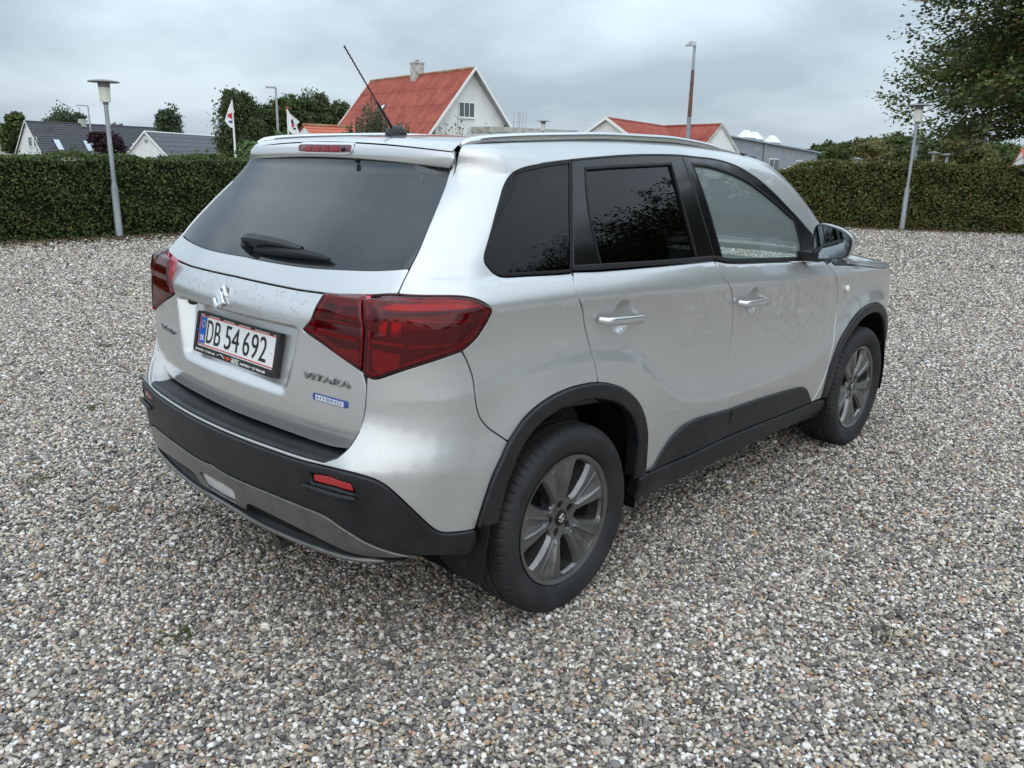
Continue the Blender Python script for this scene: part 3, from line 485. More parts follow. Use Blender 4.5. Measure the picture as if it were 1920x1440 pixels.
R0=Vector((15.36,12.96,0)); Rd=Vector((.5127,-.8586,0))
hedge('hedge','loose olive and brown clipped hedge on the right, behind the wing mirror',R0+Rd*-.5,R0+Rd*26,1.56,.8,1500,.066,HO,(2.2,3,2.6,1.2,.8,.3),True,4,'clipped hedges round the yard',lambda s:.78+.22*min(1,max(0,(s-6.3)/1.6)),.93)
# fallen leaves and moss at the foot of the hedges
NL=11000; s=NR.rand(NL); sd_=NR.rand(NL)<.5
xl=np.where(sd_,-8+22*s,R0.x+Rd.x*20*s); yl=np.where(sd_,12.75-np.abs(NR.normal(0,.55,NL)),R0.y+Rd.y*20*s); off=np.abs(NR.normal(0,.5,NL)); xl=np.where(sd_,xl,xl-.8586*(off+.3)); yl=np.where(sd_,yl,yl-.5127*(off+.3))
me=leafmesh('leaf_litter',np.stack([xl,yl,NR.uniform(.012,.03,NL)],1),.055,[(.10,.055,.025),(.15,.09,.035),(.06,.04,.02),(.05,.065,.02),(.20,.15,.05)],(3,2,3,3,.7),None,.7,0,8,.6,.3)
tag(link('leaf_litter',me,LEAF),'brown fallen leaves and moss along the foot of the hedges','leaf litter',kind='stuff')
pw_=[];R9=random.Random(9)
for x,y,n_ in ((-1.02,-.10,70),(-.55,.75,40),(-.9,1.6,50),(.6,-1.75,40),(1.4,-2.3,30),(-1.5,.9,50),(-.3,2.6,60),(2.8,-2.2,40),(4.5,-1.9,50),(.4,4.2,60),(1.5,6.5,70),(7.5,1.2,60),(9.5,-1.5,60)):
    for i in range(n_): pw_.append((x+R9.gauss(0,.035),y+R9.gauss(0,.035),R9.uniform(.008,.026)))
tag(link('weeds',leafmesh('weeds',np.array(pw_),.020,[(.06,.09,.025),(.09,.12,.035),(.12,.12,.05)],(2,2,1),None,0,-.6,19,.35),LEAF),'small green weeds growing between the pebbles','weeds',kind='stuff')
nl=80; az_=NR.uniform(YAW-.75,YAW+.75,nl); rr9=np.sqrt(NR.uniform(4,260,nl)); P9=np.stack([CAM[0]+rr9*np.cos(az_),CAM[1]+rr9*np.sin(az_),np.full(nl,.022)],1)
tag(link('fallen_leaves',leafmesh('fallen_leaves',P9,.042,[(.16,.09,.035),(.10,.055,.025),(.22,.16,.05)],(2,2,1),None,.75,0,29,.42),LEAF),'single brown leaves lying about on the gravel','leaves',kind='stuff')
# ---- lamp posts
galv=vary(pmat('galvanised_steel',(.30,.33,.35),.5,.35),7,(.25,.28,.30),(.38,.41,.43),stretch=(1,1,.2))
lampw=pmat('lamp_glass',(.72,.72,.64),.35); lampcap=pmat('lamp_cap_grey',(.20,.21,.22),.55)
def lamp_post(x,y,H,label,group,rz=0,proto=None):
    if proto:
        t=proto.copy(); COL.objects.link(t); t.location=(x,y,0); t['label']=label; t.scale=(1,1,H/2.6)
        for ch in proto.children: c=ch.copy(); COL.objects.link(c); c.parent=t
        return t
    t=thing('lamp_post',label,'lamp post',(x,y,0),rz,group)
    m=MB(); m.lathe([(.060,-.05),(.060,.34),(.058,.345),(.058,.82),(.055,.86),(.040,.93),(.038,.95),(.036,2.20),(.036,2.235)],20); m.obj('pole',galv,t,40)
    m=MB(); m.lathe([(.040,2.22),(.046,2.23),(.046,2.26),(.0,2.26)],20); m.obj('collar',lampcap,t,40)
    m=MB(); m.lathe([(.0,2.262),(.080,2.262),(.086,2.30),(.092,2.50),(.0,2.50)],24); m.obj('lamp_glass',lampw,t,40)
    m=MB(); m.lathe([(.094,2.50),(.096,2.585),(.0,2.585)],24); m.obj('lamp_housing',lampcap,t,40)
    m=MB(); m.lathe([(.0,2.588),(.22,2.586),(.252,2.580),(.255,2.588),(.22,2.604),(.10,2.622),(.0,2.626)],36); m.obj('lamp_disc',lampcap,t,40)
    return t
LG='disc-topped lamp posts round the yard'
lp=lamp_post(3.95,12.72,2.6,'disc-topped grey lamp post in front of the left hedge',LG)
lamp_post(19.40,4.66,2.90,'disc-topped grey lamp post in front of the right hedge, under the big tree',LG,0,lp)
lamp_post(23.53,20.08,2.90,'disc-topped lamp post showing only its head over the car roof',LG,0,lp)
for az,D,el,lab in ((21.49,48,.36,'small grey T-shaped lamp top just above the right hedge, beside the grey building'),(17.26,50,.80,'small grey T-shaped lamp top above the right hedge, right of the leaning lamp post'),(16.53,52,.70,'small grey T-shaped lamp top above the right hedge, before the pale green tree')):
    p=pol(az,D); h=hz(el,D); t=thing('path_lamp',lab,'lamp',p,math.radians(20),'small T-shaped lamps beyond the hedge'); m=MB(); m.tube([(0,0,0),(0,0,h-.05)],.07,8); m.obj('pole',galv,t,60); m=MB(); m.box((-.03,-.28,h-.07),(.03,.28,h)); m.lathe([(0,h-.07),(.26,h-.05),(.27,h),(0,h+.03)],16); m.obj('lamp_head',galv,t)
p=pol(18.25,42); h=hz(1.25,42); t=thing('path_lamp','slim grey lamp standing right beside the leaning lamp post','lamp',p,0); m=MB(); m.lathe([(.045,0),(.045,h-.55),(.10,h-.53),(.10,h-.47),(.05,h-.46),(.05,h-.30),(.09,h-.28),(.09,h-.05),(.02,h)],12); m.obj('pole',galv,t,40); m=MB(); m.lathe([(.0,h+.10),(.30,h+.08),(.30,h+.11),(.0,h+.14)],16); m.obj('lamp_disc',lampcap,t,40)
p=pol(20.01,40); m=MB(); h=hz(.22,40); m.box((p.x-.09,p.y-.09,0),(p.x+.09,p.y+.09,h)); m.lathe([(.0,h-.001),(.13,h),(.12,h+.03),(0,h+.06)],12,M=Matrix.Translation((p.x,p.y,0))); tag(m.obj('bollard',galv),'small grey post top just showing over the right hedge','post')
# street lamps
rust=vary(pmat('rusty_brown_pole',(.14,.075,.06),.7),5,(.11,.06,.05),(.19,.10,.08))
p=pol(31.95,40); h=hz(7.29,40); hb=hz(5.55,40); hl_=hz(2.70,40)
t=thing('street_lamp','tall street lamp with brown middle section rising over the car roof','street lamp',p,math.radians(122))
m=MB(); m.tube([(0,0,0),(0,0,hl_)],[.11,.095],12); m.obj('pole',galv,t,60); m=MB(); m.tube([(0,0,hl_),(0,0,hb)],[.095,.075],12); m.obj('pole',rust,t,60); m=MB(); m.tube([(0,0,hb),(0,0,h-.2)],[.07,.06],12); m.obj('pole',galv,t,60)
m=MB(); m.add([(-.08,-.10,h-.22),(.42,-.16,h-.22),(.42,.16,h-.22),(-.08,.10,h-.22),(-.05,-.03,h-.06),(.18,-.05,h-.02),(.18,.05,h-.02),(-.05,.03,h-.06)],[(0,3,2,1),(4,5,6,7),(0,1,5,4),(1,2,6,5),(2,3,7,6),(3,0,4,7)]); m.obj('lamp_head',galv,t)
for az,D,el,lab,rz in ((58.66,70,3.86,'thin street lamp in front of the dense green trees',150),(69.5,120,2.35,'thin street lamp rising in front of the dark tiled roof at the left',160)):
    p=pol(az,D); h=hz(el,D); t=thing('street_lamp',lab,'street lamp',p,math.radians(rz)); m=MB(); m.tube([(0,0,0),(0,0,h-.1),(.05,0,h)],[.13,.08,.06],10); m.obj('pole',galv,t,60); m=MB(); m.box((-.02,-.11,h-.04),(.75*D/70,.11,h+.08)); m.obj('lamp_head',galv,t)
# flags
flagw=pmat('flag_cloth',(.80,.80,.82),.8); flagr=pmat('flag_red',(.55,.03,.04),.8); flagb=pmat('flag_blue',(.03,.06,.35),.8); flagk=pmat('flag_black',(.03,.03,.035),.8); polew=pmat('white_pole',(.72,.74,.72),.4)
def flagpole(az0,el0,D,lab,cloth,marks,topcol,fs=.70):
    cloth=[tuple(q*fs for q in r) for r in cloth]; marks=[(nm,[tuple(q*fs for q in r) for r in pl],mt) for nm,pl,mt in marks]
    p=pol(az0,D); h=hz(el0,D); t=thing('flagpole',lab,'flag',p,0)
    m=MB(); m.tube([(0,0,0),(0,0,h)],[.075,.045],10); m.obj('pole',polew,t,60); m=MB(); m.add(*blob_((0,0,h+.05),.08)); m.obj('pole_cap',topcol,t,60)
    v=Vector((math.sin(math.radians(az0)),-math.cos(math.radians(az0)),0))  # to the viewer's right
    w=Vector((-v.y,v.x,0)); 
    def grid(poly,mat,nm,off):
        # cloth hanging in folds: rows of (left,right) offsets at each height
        rows=[];k=10
        for zz,a,b in poly:
            for i in range(k+1):
                s=a+(b-a)*i/k; q=v*s+w*(off+.10*math.sin(s*9+zz*2.)*min(1,abs(s)*3)); rows.append((q.x,q.y,h+zz))
        n_=k+1; m=MB(); m.add(rows,[(r*n_+i,r*n_+i+1,(r+1)*n_+i+1,(r+1)*n_+i) for r in range(len(poly)-1) for i in range(k)]); return m.obj(nm,mat,t,80)
    grid(cloth,flagw,'flag_cloth',0.)
    for nm,poly,mt in marks: grid(poly,mt,nm,-.03)
    return t
def blob_(c,r,n=8):
    v=[];f=[]
    for i in range(n+1):
        a=math.pi*i/n
        for k in range(n): b=2*math.pi*k/n; v.append((c[0]+r*math.sin(a)*math.cos(b),c[1]+r*math.sin(a)*math.sin(b),c[2]+r*math.cos(a)))
    for i in range(n):
        for k in range(n): f.append((i*n+k,i*n+(k+1)%n,(i+1)*n+(k+1)%n,(i+1)*n+k))
    return v,f
S1=55/1548.
flagpole(61.35,3.05,55,'white flag with red emblem and blue print on a white pole behind the left hedge',[(-.05,-.02,.0),(-.4,-.18,.05),(-.8,-.36,.10),(-1.0,-.42,.16),(-1.08,-.46,.06),(-1.4,-.58,.05),(-1.75,-.70,.05),(-2.0,-.50,.05),(-2.25,-.30,.04),(-2.32,-.06,.04)],
  [('flag_emblem',[(-1.08,-.12,-.02),(-1.18,-.40,-.02),(-1.42,-.46,0.),(-1.52,-.14,.0),(-1.60,-.10,-.0)],flagr),('flag_print',[(-1.72,-.36,.0),(-1.90,-.34,.0)],flagb)],flagk)
flagpole(58.02,2.62,55,'white flag with dark and red picture hanging behind the bushes',[(-.05,.0,.06),(-.35,.0,.20),(-.8,.02,.72),(-1.05,.02,1.02),(-1.30,.03,.75),(-1.8,.04,.88),(-2.1,.35,.98)],
  [('flag_print',[(-.52,.36,.46),(-.64,.34,.50)],flagk),('flag_print',[(-.85,.30,.42),(-1.10,.28,.50),(-1.25,.36,.55)],flagk),('flag_print',[(-1.28,.30,.52),(-1.50,.30,.50)],flagr),('flag_print',[(-1.55,.42,.62),(-1.70,.45,.70)],flagk)],flagr)
# ---- buildings
plaster=vary(pmat('white_render',(.72,.73,.72),.85),1.2,(.68,.69,.68),(.78,.79,.78),bump=.1,bscale=30)
tile_d=vary(pmat('dark_roof_tile',(.055,.055,.068),.55),3,(.045,.045,.056),(.075,.073,.085)); tile_g=vary(pmat('slate_grey_roof',(.075,.08,.092),.6),2,(.065,.07,.08),(.095,.10,.112))
redroof=vary(pmat('red_corrugated_roof',(.30,.065,.045),.85),1.6,(.235,.052,.036),(.36,.092,.062),bump=.1,bscale=20,stretch=(1,1,.4)); lichen=vary(pmat('lichen_ridge',(.30,.17,.09),.9),2,(.34,.10,.06),(.30,.28,.16))
grayw=vary(pmat('grey_wall',(.26,.285,.32),.8),1.5,(.24,.265,.30),(.30,.325,.36)); metalroof=pmat('blue_grey_metal_roof',(.30,.36,.43),.45,.2); winm=pmat('window_glass_dark',(.10,.12,.13),.08); framem=pmat('white_frame',(.78,.78,.76),.5); brickm=vary(pmat('chimney_render',(.42,.42,.39),.9),3,(.33,.33,.30),(.55,.55,.52)); darkwood=pmat('dark_eaves',(.10,.10,.10),.7); skyl=pmat('skylight_glass',(.62,.66,.70),.06,.5)
darkw_=pmat('eaves_grey',(.30,.31,.31),.8)
class House:
    def __init__(s,name,label,cat,A,B,w,zr,ze,wall,group=None,over=.35,ov_g=.3):
        """gabled house: ridge from A to B (xy), half width w at the eaves"""
        s.A=Vector((A[0],A[1],0)); s.d=(Vector((B[0],B[1],0))-s.A); s.L=s.d.length; s.d/=s.L; s.p=Vector((s.d.y,-s.d.x,0)); s.w=w; s.zr=zr; s.ze=ze
        s.t=thing(name,label,cat,(s.A.x,s.A.y,0),math.atan2(s.d.y,s.d.x),group); s.over=over; s.g=ov_g
        m=MB(); q=[(-w,-1.5),(w,-1.5),(w,ze),(0,zr-.06),(-w,ze)]
        v=[(x,a,z) for x in (0,s.L) for a,z in q]; m.add(v,[(0,1,2,3,4),(9,8,7,6,5)]+[(i,(i+1)%5,5+(i+1)%5,5+i) for i in range(5)]); m.obj('wall',wall,s.t)
        s.sl=(zr-ze)/w
    def P(s,x,a,z): return (x,a,z)
    def roof(s,mat,n=12,th=.05,corr=None,name='roof'):
        for sg in (-1,1):
            m=MB(); we=s.w+s.over; x0,x1=-s.g,s.L+s.g
            if corr:
                s.eav=darkw_; rows=corr[0]; k=int((x1-x0)/corr[1])*6
                for r in range(rows):
                    f0,f1=r/rows,(r+1)/rows+.03; v=[]
                    for f in (f0,min(f1,1.)):
                        for i in range(k+1):
                            x=x0+(x1-x0)*i/k; a=we*(1-f); z=s.zr-s.sl*a+.05+.035*math.sin(i/6*2*math.pi)*1.3+.03*(1-(f-f0)*rows)
                            v.append((x,sg*a,z))
                    m.add(v,[(i,i+1,k+2+i,k+1+i) for i in range(k)])
                o=m.obj(name,mat,s.t,50)
                m=MB(); v=[(x,sg*a,s.zr-s.sl*a-.02) for x in (x0,x1) for a in (we,0)]; m.add(v,[(0,1,3,2)]); m.obj('eaves',darkw_,s.t)
            else:
                for r in range(n):
                    f0,f1=r/n,(r+1)/n; a0,a1=we*(1-f0),we*(1-f1); z0,z1=s.zr-s.sl*a0+.02,s.zr-s.sl*a1+.02
                    v=[(x,sg*a,z) for x in (x0,x1) for a,z in ((a0,z0),(a0,z0+th),(a1,z1+.004),(a1,z1))]; m.add(v,[(0,1,5,4),(1,2,6,5),(2,3,7,6),(3,0,4,7),(0,3,2,1),(4,5,6,7)])
                o=m.obj(name,mat,s.t); o['kind']='stuff'
        m=MB(); m.tube([(-s.g,0,s.zr+.06),(s.L+s.g,0,s.zr+.06)],.10,8); return m
    def barge(s,mat,x=None,wd=.20):
        for xx in ((-s.g-.06,s.L+s.g+.06) if x is None else x):
            for sg in (-1,1):
                m=MB(); we=s.w+s.over; v=[(xx+e,sg*a,s.zr-s.sl*a+o) for e in (-.03,.03) for a,o in ((0,.17),(we,.17),(we,.17-wd),(0,.17-wd))]; m.add(v,[(0,1,2,3),(7,6,5,4),(0,1,5,4),(1,2,6,5),(2,3,7,6),(3,0,4,7)]); m.obj('barge_board',mat,s.t)
    def gable_window(s,a,z,w,h,x=0.,sill=True,mull=1):
        m=MB(); e=-.02 if x<=0 else .02; x=x if x else 0.
        m.box((x+min(e,0)-.05,a-w/2,z-h/2),(x+max(e,0),a+w/2,z+h/2)); o=m.obj('window',framem,s.t); m=MB(); k=mull+1; iw=(w-.06*(k+1))/k
        for i in range(k):
            a0=a-w/2+.06+i*(iw+.06); m=MB(); m.box((x+min(e,0)-.058,a0,z-h/2+.06),(x+min(e,0)-.052,a0+iw,z+h/2-.06)); m.obj('pane',winm,o)
        if sill: m=MB(); m.box((x-.14,a-w/2-.08,z-h/2-.07),(x-.055,a+w/2+.08,z-h/2-.005)); m.obj('sill',framem,o)
    def skylight(s,x,f,w,h,sg=-1):
        """f: distance down the slope as a fraction"""
        we=s.w; a0,a1=we*f,we*f+h/math.hypot(1,s.sl); m=MB(); up=Vector((0,sg*s.sl,1)).normalized()
        def q(x,a,o): p=Vector((x,sg*a,s.zr-s.sl*a))+up*o; return tuple(p)
        v=[q(x+dx,a,o) for o in (.04,.16) for dx,a in ((-w/2,a0),(w/2,a0),(w/2,a1),(-w/2,a1))]; m.add(v,[(4,5,6,7),(0,1,5,4),(1,2,6,5),(2,3,7,6),(3,0,4,7)]); o=m.obj('skylight',darkwood,s.t)
        m=MB(); b_=.08; c_=b_/math.hypot(1,s.sl); m.add([q(x-w/2+b_,a0+c_,.165),(q(x+w/2-b_,a0+c_,.165)),q(x+w/2-b_,a1-c_,.165),q(x-w/2+b_,a1-c_,.165)],[(0,1,2,3)]); m.obj('pane',skyl,o)
HGp='white houses with dark roofs behind the left hedge'
h1=House('house','long white house with dark tiled roof and skylights, furthest left','house',(40.95,136.33),(66.0,146.9),3.05,4.95,-.35,plaster,HGp)
h1.roof(tile_d,17,.09).obj('ridge',tile_d,h1.t); h1.barge(framem,(-.32,)); 
h1.gable_window(-.35,2.1,.68,1.4); h1.gable_window(-1.38,2.1,.68,1.4)
for x,f in ((3.4,.46),(8.8,.47),(18.6,.50)): h1.skylight(x,f,1.15,1.9,-1)
m=MB(); m.box((3.4,-.85,3.4),(3.75,-.5,4.25)); m.obj('vent',darkwood,h1.t)
h2=House('house','white gabled house with plain slate grey roof beside the flagpole','house',(46.83,109.95),(75.0,135.9),3.35,3.6,-.15,plaster,HGp)
h2.roof(tile_g,7,.06).obj('ridge',framem,h2.t); h2.barge(framem,(-.32,),.28)
m=MB(); M=Matrix.Rotation(math.pi/2,4,'Y'); m.lathe([(.0,-.06),(.17,-.06),(.24,-.05),(.24,.05)],16,M=Matrix.Translation((-.02,0,2.45))@M); m.obj('vent',grayw,h2.t)
m=MB(); m.box((-.08,-2.45,.30),(-.01,-1.25,.62)); m.obj('sign',pmat('blue_sign',(.06,.12,.22),.5),h2.t)
m=MB(); m.tube([(-.1,-3.4,-.5),(-.1,-3.3,.7)],.06,8); m.obj('downpipe',framem,h2.t)
m=MB(); m.box((9.6,-.4,4.6),(10.4,.4,5.75)); m.obj('chimney',brickm,h1.t)
h3=House('house','white house with steep red corrugated roof, chimney and gable window','house',(39.5,40.9),(42.05,55.0),2.86,7.2,3.73,plaster,None,1.15,.55)
r=h3.roof(redroof,corr=(4,.27)); r.obj('ridge',lichen,h3.t,40); h3.barge(framem,None,.24)
h3.gable_window(.35,4.55,1.30,1.02,mull=2)
m=MB(); m.box((6.9,-.38,6.6),(7.65,.38,8.05)); m.box((6.84,-.44,8.05),(7.71,.44,8.14)); m.lathe([(.16,8.14),(.15,8.30),(.19,8.31),(0,8.40)],10,M=Matrix.Translation((7.27,0,0))); m.obj('chimney',brickm,h3.t)
h3.skylight(9.0,.62,.55,.8,1)
h4=House('house','low white house with old red roof showing over the car roof','house',(46.6,34.5),(60.8,38.9),3.5,4.2,1.86,plaster,'low white houses over the car roof',.2,.25)
r=h4.roof(redroof,corr=(3,.30)); r.obj('ridge',redroof,h4.t,40); h4.barge(framem,(-.27,),.22)
h5=House('house','white gable end of a red roofed wing, just left of the grey building','house',(58.55,32.3),(60.8,38.9),3.0,4.25,1.05,plaster,'low white houses over the car roof',.15,.05)
r=h5.roof(redroof,corr=(3,.30)); r.obj('ridge',redroof,h5.t,40); h5.barge(brickm,(-.06,),.30)
a_=pol(12.75,80); b_=pol(5.5,84); h6=House('house','small red tiled roof at the right edge above the hedge','house',(a_.x,a_.y),(b_.x,b_.y),3.,hz(1.05,80),.6,plaster,None,.2,.1)
h6.roof(pmat('orange_tile',(.48,.13,.07),.8),9,.06).obj('ridge',lichen,h6.t)
a_=pol(57.0,58); b_=pol(53.9,60); h7=House('house','low orange roof half hidden behind the bushes, left of the steep red roof','house',(a_.x,a_.y),(b_.x,b_.y),2.6,hz(1.62,58),1.7,plaster,None,.3,.1)
h7.roof(MATS['orange_tile'],8,.05).obj('ridge',lichen,h7.t)
# flat roofed building with parapet and aerial
A=pol(44.4,58); B=pol(39.3,63); d=(B-A).normalized(); t=thing('flat_roofed_building','low white flat-roofed building between the two red roofed houses','building',A,math.atan2(d.y,d.x)); L=(B-A).length; z0=hz(1.90,58)
m=MB(); m.box((0,0,-1),(L,6,z0-.35)); m.obj('wall',plaster,t); m=MB(); m.box((-.15,-.15,z0-.349),(L+.15,6.15,z0)); m.obj('parapet',brickm,t)
p=pol(42.99,59.5); z1=hz(2.95,59.5); t=thing('aerial','thin roof aerial with short rods on the flat roofed building','aerial',p); m=MB(); m.tube([(0,0,z0-.02),(0,0,z1-.1)],.025,6); m.obj('mast',galv,t); m=MB(); v=Vector((math.sin(math.radians(43)),-math.cos(math.radians(43)),0))
m.tube([v*-.45+Vector((0,0,z1-.75)),v*.45+Vector((0,0,z1-.75))],.015,5); m.obj('boom',galv,t)
for s_ in (-.42,-.12,.2,.42):
    m=MB(); m.tube([v*s_+Vector((0,0,z1-1.15)),v*s_+Vector((0,0,z1-.15))],.018,5); m.obj('rod',galv,t)
# grey building with rooflights
A=pol(29.3,85); B=pol(23.86,104); d=(B-A).normalized(); L=(B-A).length; zA=hz(1.50,85); zB=hz(.62,104); nrm=Vector((-d.y,d.x,0)); 
if nrm.dot(A-Vector(CAM))<0: nrm=-nrm
t=thing('grey_building','long low grey building with rooflights at the right behind the hedge','building',A,math.atan2(d.y,d.x)); sg=1 if nrm.dot(Vector((-d.y,d.x,0)))>0 else -1
def zx(x): return zA+(zB-zA)*x/L
m=MB(); D_=9*sg; v=[(0,0,-1.),(L,0,-1.),(L,0,zB),(0,0,zA),(0,D_,-1.),(L,D_,-1.),(L,D_,zB+.5),(0,D_,zA+.5)]; m.add(v,[(0,1,2,3),(7,6,5,4),(0,4,5,1),(1,5,6,2),(3,2,6,7),(0,3,7,4)]); m.obj('wall',grayw,t)
m=MB(); v=[(x,y,zx(x)+dz+(.5 if y*sg>1 else 0)) for dz in (.0,.14) for x,y in ((-.3,-.35*sg),(L+.3,-.35*sg),(L+.3,D_),(-.3,D_))]; m.add([(a,b_,c_+.01) for a,b_,c_ in v],[(0,3,2,1),(4,5,6,7),(0,1,5,4),(1,2,6,5),(2,3,7,6),(3,0,4,7)]); m.obj('roof',metalroof,t)
for x,w,zt,h in ((3.8,2.0,2.07,1.7),(8.8,2.3,1.93,1.45),(15.4,2.0,1.79,.95),(18.2,2.4,1.69,.6)):
    m=MB(); dk=(x<5 or x>18); m.box((x,-.04*sg-.02,zt-h),(x+w,-.04*sg+.02,zt)); o=m.obj('window',darkwood if dk else framem,t)
    for k in range(2): m=MB(); m.box((x+.10+k*w/2,-.075*sg-.01,zt-h+.1),(x+w/2-.06+k*w/2,-.075*sg+.01,zt-.1)); m.obj('pane',winm,o)
m=MB(); m.tube([(7.4,-.12*sg,-1),(7.4,-.12*sg,zx(7.4)+.2)],.09,8); m.obj('downpipe',galv,t)
wht=pmat('rooflight_white',(.78,.77,.70),.4)
for i,x in enumerate((5.6,7.5,11.6)):
    m=MB(); z=zx(x)+.22; y=1.6*sg; m.box((x,y-.6,z-.3),(x+1.75,y+.6,z+.22)); o=m.obj('rooflight',metalroof,t)
    m=MB(); z+=.221; m.add([(x-.05,y-.65,z),(x+1.8,y-.65,z),(x+1.8,y+.65,z),(x-.05,y+.65,z),(x+.25,y,z+.75),(x+1.5,y,z+.75)],[(0,1,5,4),(2,3,4,5),(1,2,5),(3,0,4),(0,3,2,1)]); m.obj('rooflight_cap',wht,o)
# parked white van seen through the right hedge
for az,D,lab in ((23.2,31,'white van parked behind the right hedge, near the grey building'),(20.6,29,'white van parked behind the right hedge, right of the first one')):
    p=pol(az,D); t=thing('parked_van',lab,'van',p,math.radians(112),'vans behind the right hedge'); m=MB()
    q=[(-2.4,.35),(2.35,.35),(2.4,.95),(1.75,1.10),(1.15,1.42),(-2.3,1.45),(-2.42,1.0)]
    Mx=Matrix(((1,0,0,0),(0,0,1,0),(0,1,0,0),(0,0,0,1))); m.prism(q,-.85,.85,Mx); m.obj('body',pmat('van_white_'+str(int(D)),(.78,.79,.80),.25,0,1),t)
    m=MB(); m.prism([(1.60,1.12),(1.13,1.36),(.2,1.36),(.2,1.12)],-.86,.86,Mx); m.obj('side_window',winm,t)
    for x in (-1.5,1.5):
        for y in (-.8,.8):
            m=MB(); m.lathe([(0,-.1),(.31,-.1),(.33,-.05),(.33,.05),(.31,.1),(0,.1)],18,axis='y',M=Matrix.Translation((x,y,.33))); m.obj('wheel',winm,t)
# ---- trees and bushes
DK=[(0.043,0.062,0.025),(0.060,0.085,0.033),(0.083,0.110,0.041),(0.112,0.135,0.050)]
GR=[(0.050,0.077,0.024),(0.074,0.108,0.031),(0.110,0.149,0.043),(0.156,0.180,0.060)]
OL=[(0.094,0.105,0.037),(0.132,0.138,0.046),(0.182,0.171,0.061),(0.231,0.204,0.083)]
BL=[(0.053,0.077,0.045),(0.077,0.105,0.057),(0.112,0.140,0.075)]
def T_(az,D,el0,el1,wdeg,label,cat='tree',N_=6000,leaf=.3,cols=GR,seed=1,group=None,k=9,name='leafy_tree',**kw):
    """tree whose crown spans the elevations el0..el1 and wdeg of azimuth at distance D"""
    z0=max(.15,hz(el0,D)); z1=hz(el1,D); w=D*math.radians(wdeg)/2
    N_=int(N_*3.2); leaf*=1.12
    return tree(name,label,cat,pol(az,D),z1,crown(seed,w,z0,z1,k),N_,leaf,cols,tuple(1 for _ in cols),seed,group,trunk=max(.08,w*.06),**kw)
T_(73.5,150,-1.5,1.75,1.9,'round mid-green tree behind the left end of the long dark roof',seed=21,N_=4200,leaf=.42,cols=GR)
T_(75.3,140,-1.5,1.0,1.6,'low dark tree at the far left edge above the hedge',seed=22,N_=2500,leaf=.42,cols=DK)
T_(70.8,172,-.5,2.35,2.3,'weeping grey-green tree with hanging twigs behind the long dark roof',seed=23,N_=5200,leaf=.34,cols=BL,droop=1.6,clump=.40,k=13,name='weeping_tree')
T_(68.3,165,-.5,1.45,2.2,'low bushy tree peeping over the long roof, right of the weeping tree',seed=24,N_=3000,leaf=.4,cols=DK)
T_(65.0,150,-1,2.75,1.75,'sparse grey-green tree standing alone between the roofs and the flagpole',seed=25,N_=3400,leaf=.36,cols=BL,shell=.3,clump=.34,k=11)
T_(61.15,82,-1.2,3.65,3.5,'tall dark weeping tree behind the white flag',seed=26,N_=9000,leaf=.22,cols=DK,droop=1.6,clump=.36,k=14,name='weeping_tree')
for az,el,w,sd_,lab,cl in ((58.3,3.75,2.9,27,'dense green tree behind the thin street lamp, left of the group',GR),(56.6,3.95,3.4,28,'tallest dense green tree of the group left of the red roof',DK),(54.7,3.25,3.4,29,'dark green tree of the group, nearest the red roof',DK),(59.6,3.0,2.4,30,'lower dark tree between the weeping tree and the group',DK)):
    T_(az,90,-1.2,el,w,lab,seed=sd_,N_=8000,leaf=.24,cols=cl,group='dense trees left of the red roof',k=11)
SH=[(0.083,0.132,0.051),(0.120,0.180,0.068),(0.165,0.232,0.090),(0.225,0.277,0.120)]
for az,D,el,w,sd_,lab,cl in ((60.2,27,.85,2.4,31,'green bush at the foot of the white flagpole',SH),(58.4,27,1.45,3.0,32,'bushy green shrub behind the hedge, under the second flag',SH),(56.0,26,1.15,3.4,33,'dark shrub behind the hedge, above the left end of the spoiler',DK),(54.2,27,.9,2.6,34,'low grey-green shrub in front of the low orange roof',BL)):
    T_(az,D,-2.5,el,w,lab,'bush',seed=sd_,N_=4200,leaf=.11,cols=cl,group='shrubs behind the left hedge',name='shrub',k=8)
def shoots(name,label,azc,D,prof,n_,leaf,cols,per,seed):
    t=thing(name,label,'bush',pol(azc,D)); R_=random.Random(seed); m=MB(); P=[]; c0=pol(azc,D)
    azs=[p[0] for p in prof]; els=[p[1] for p in prof]
    for i in range(n_):
        az=R_.uniform(azs[0],azs[-1]); el=float(np.interp(az,azs,els)); H=hz(el,D)*R_.uniform(.55,1.); b=pol(az+R_.uniform(-.35,.35),D+R_.uniform(-.7,.7))-c0; e=pol(az,D+R_.uniform(-.7,.7))-c0
        m.tube([(b.x,b.y,0),((b.x+e.x)/2,(b.y+e.y)/2,H*.5),(e.x,e.y,H)],[.016,.011,.004],5)
        for j in range(per): f=R_.uniform(.15,1.)**.8; w_=.16*(1.1-f); P.append((b.x+(e.x-b.x)*f+R_.gauss(0,w_),b.y+(e.y-b.y)*f+R_.gauss(0,w_),H*f+R_.gauss(0,.05)))
    o=m.obj('stems',bark,t); o['kind']='stuff'; o=link('leaves',leafmesh('leaves',np.array(P),leaf,cols,tuple(1 for _ in cols),None,0,-.5,seed,.42),LEAF,t); o['kind']='stuff'; return t
shoots('feathery_tree','feathery grey-green young tree in front of the red corrugated roof',52.3,33,[(49.6,1.2),(50.6,2.0),(51.4,1.9),(52.2,3.1),(52.7,3.6),(53.2,2.9),(53.9,2.2),(54.6,1.3)],210,.10,[(.075,.10,.062),(.10,.13,.08),(.13,.155,.095),(.13,.11,.065)],120,35)
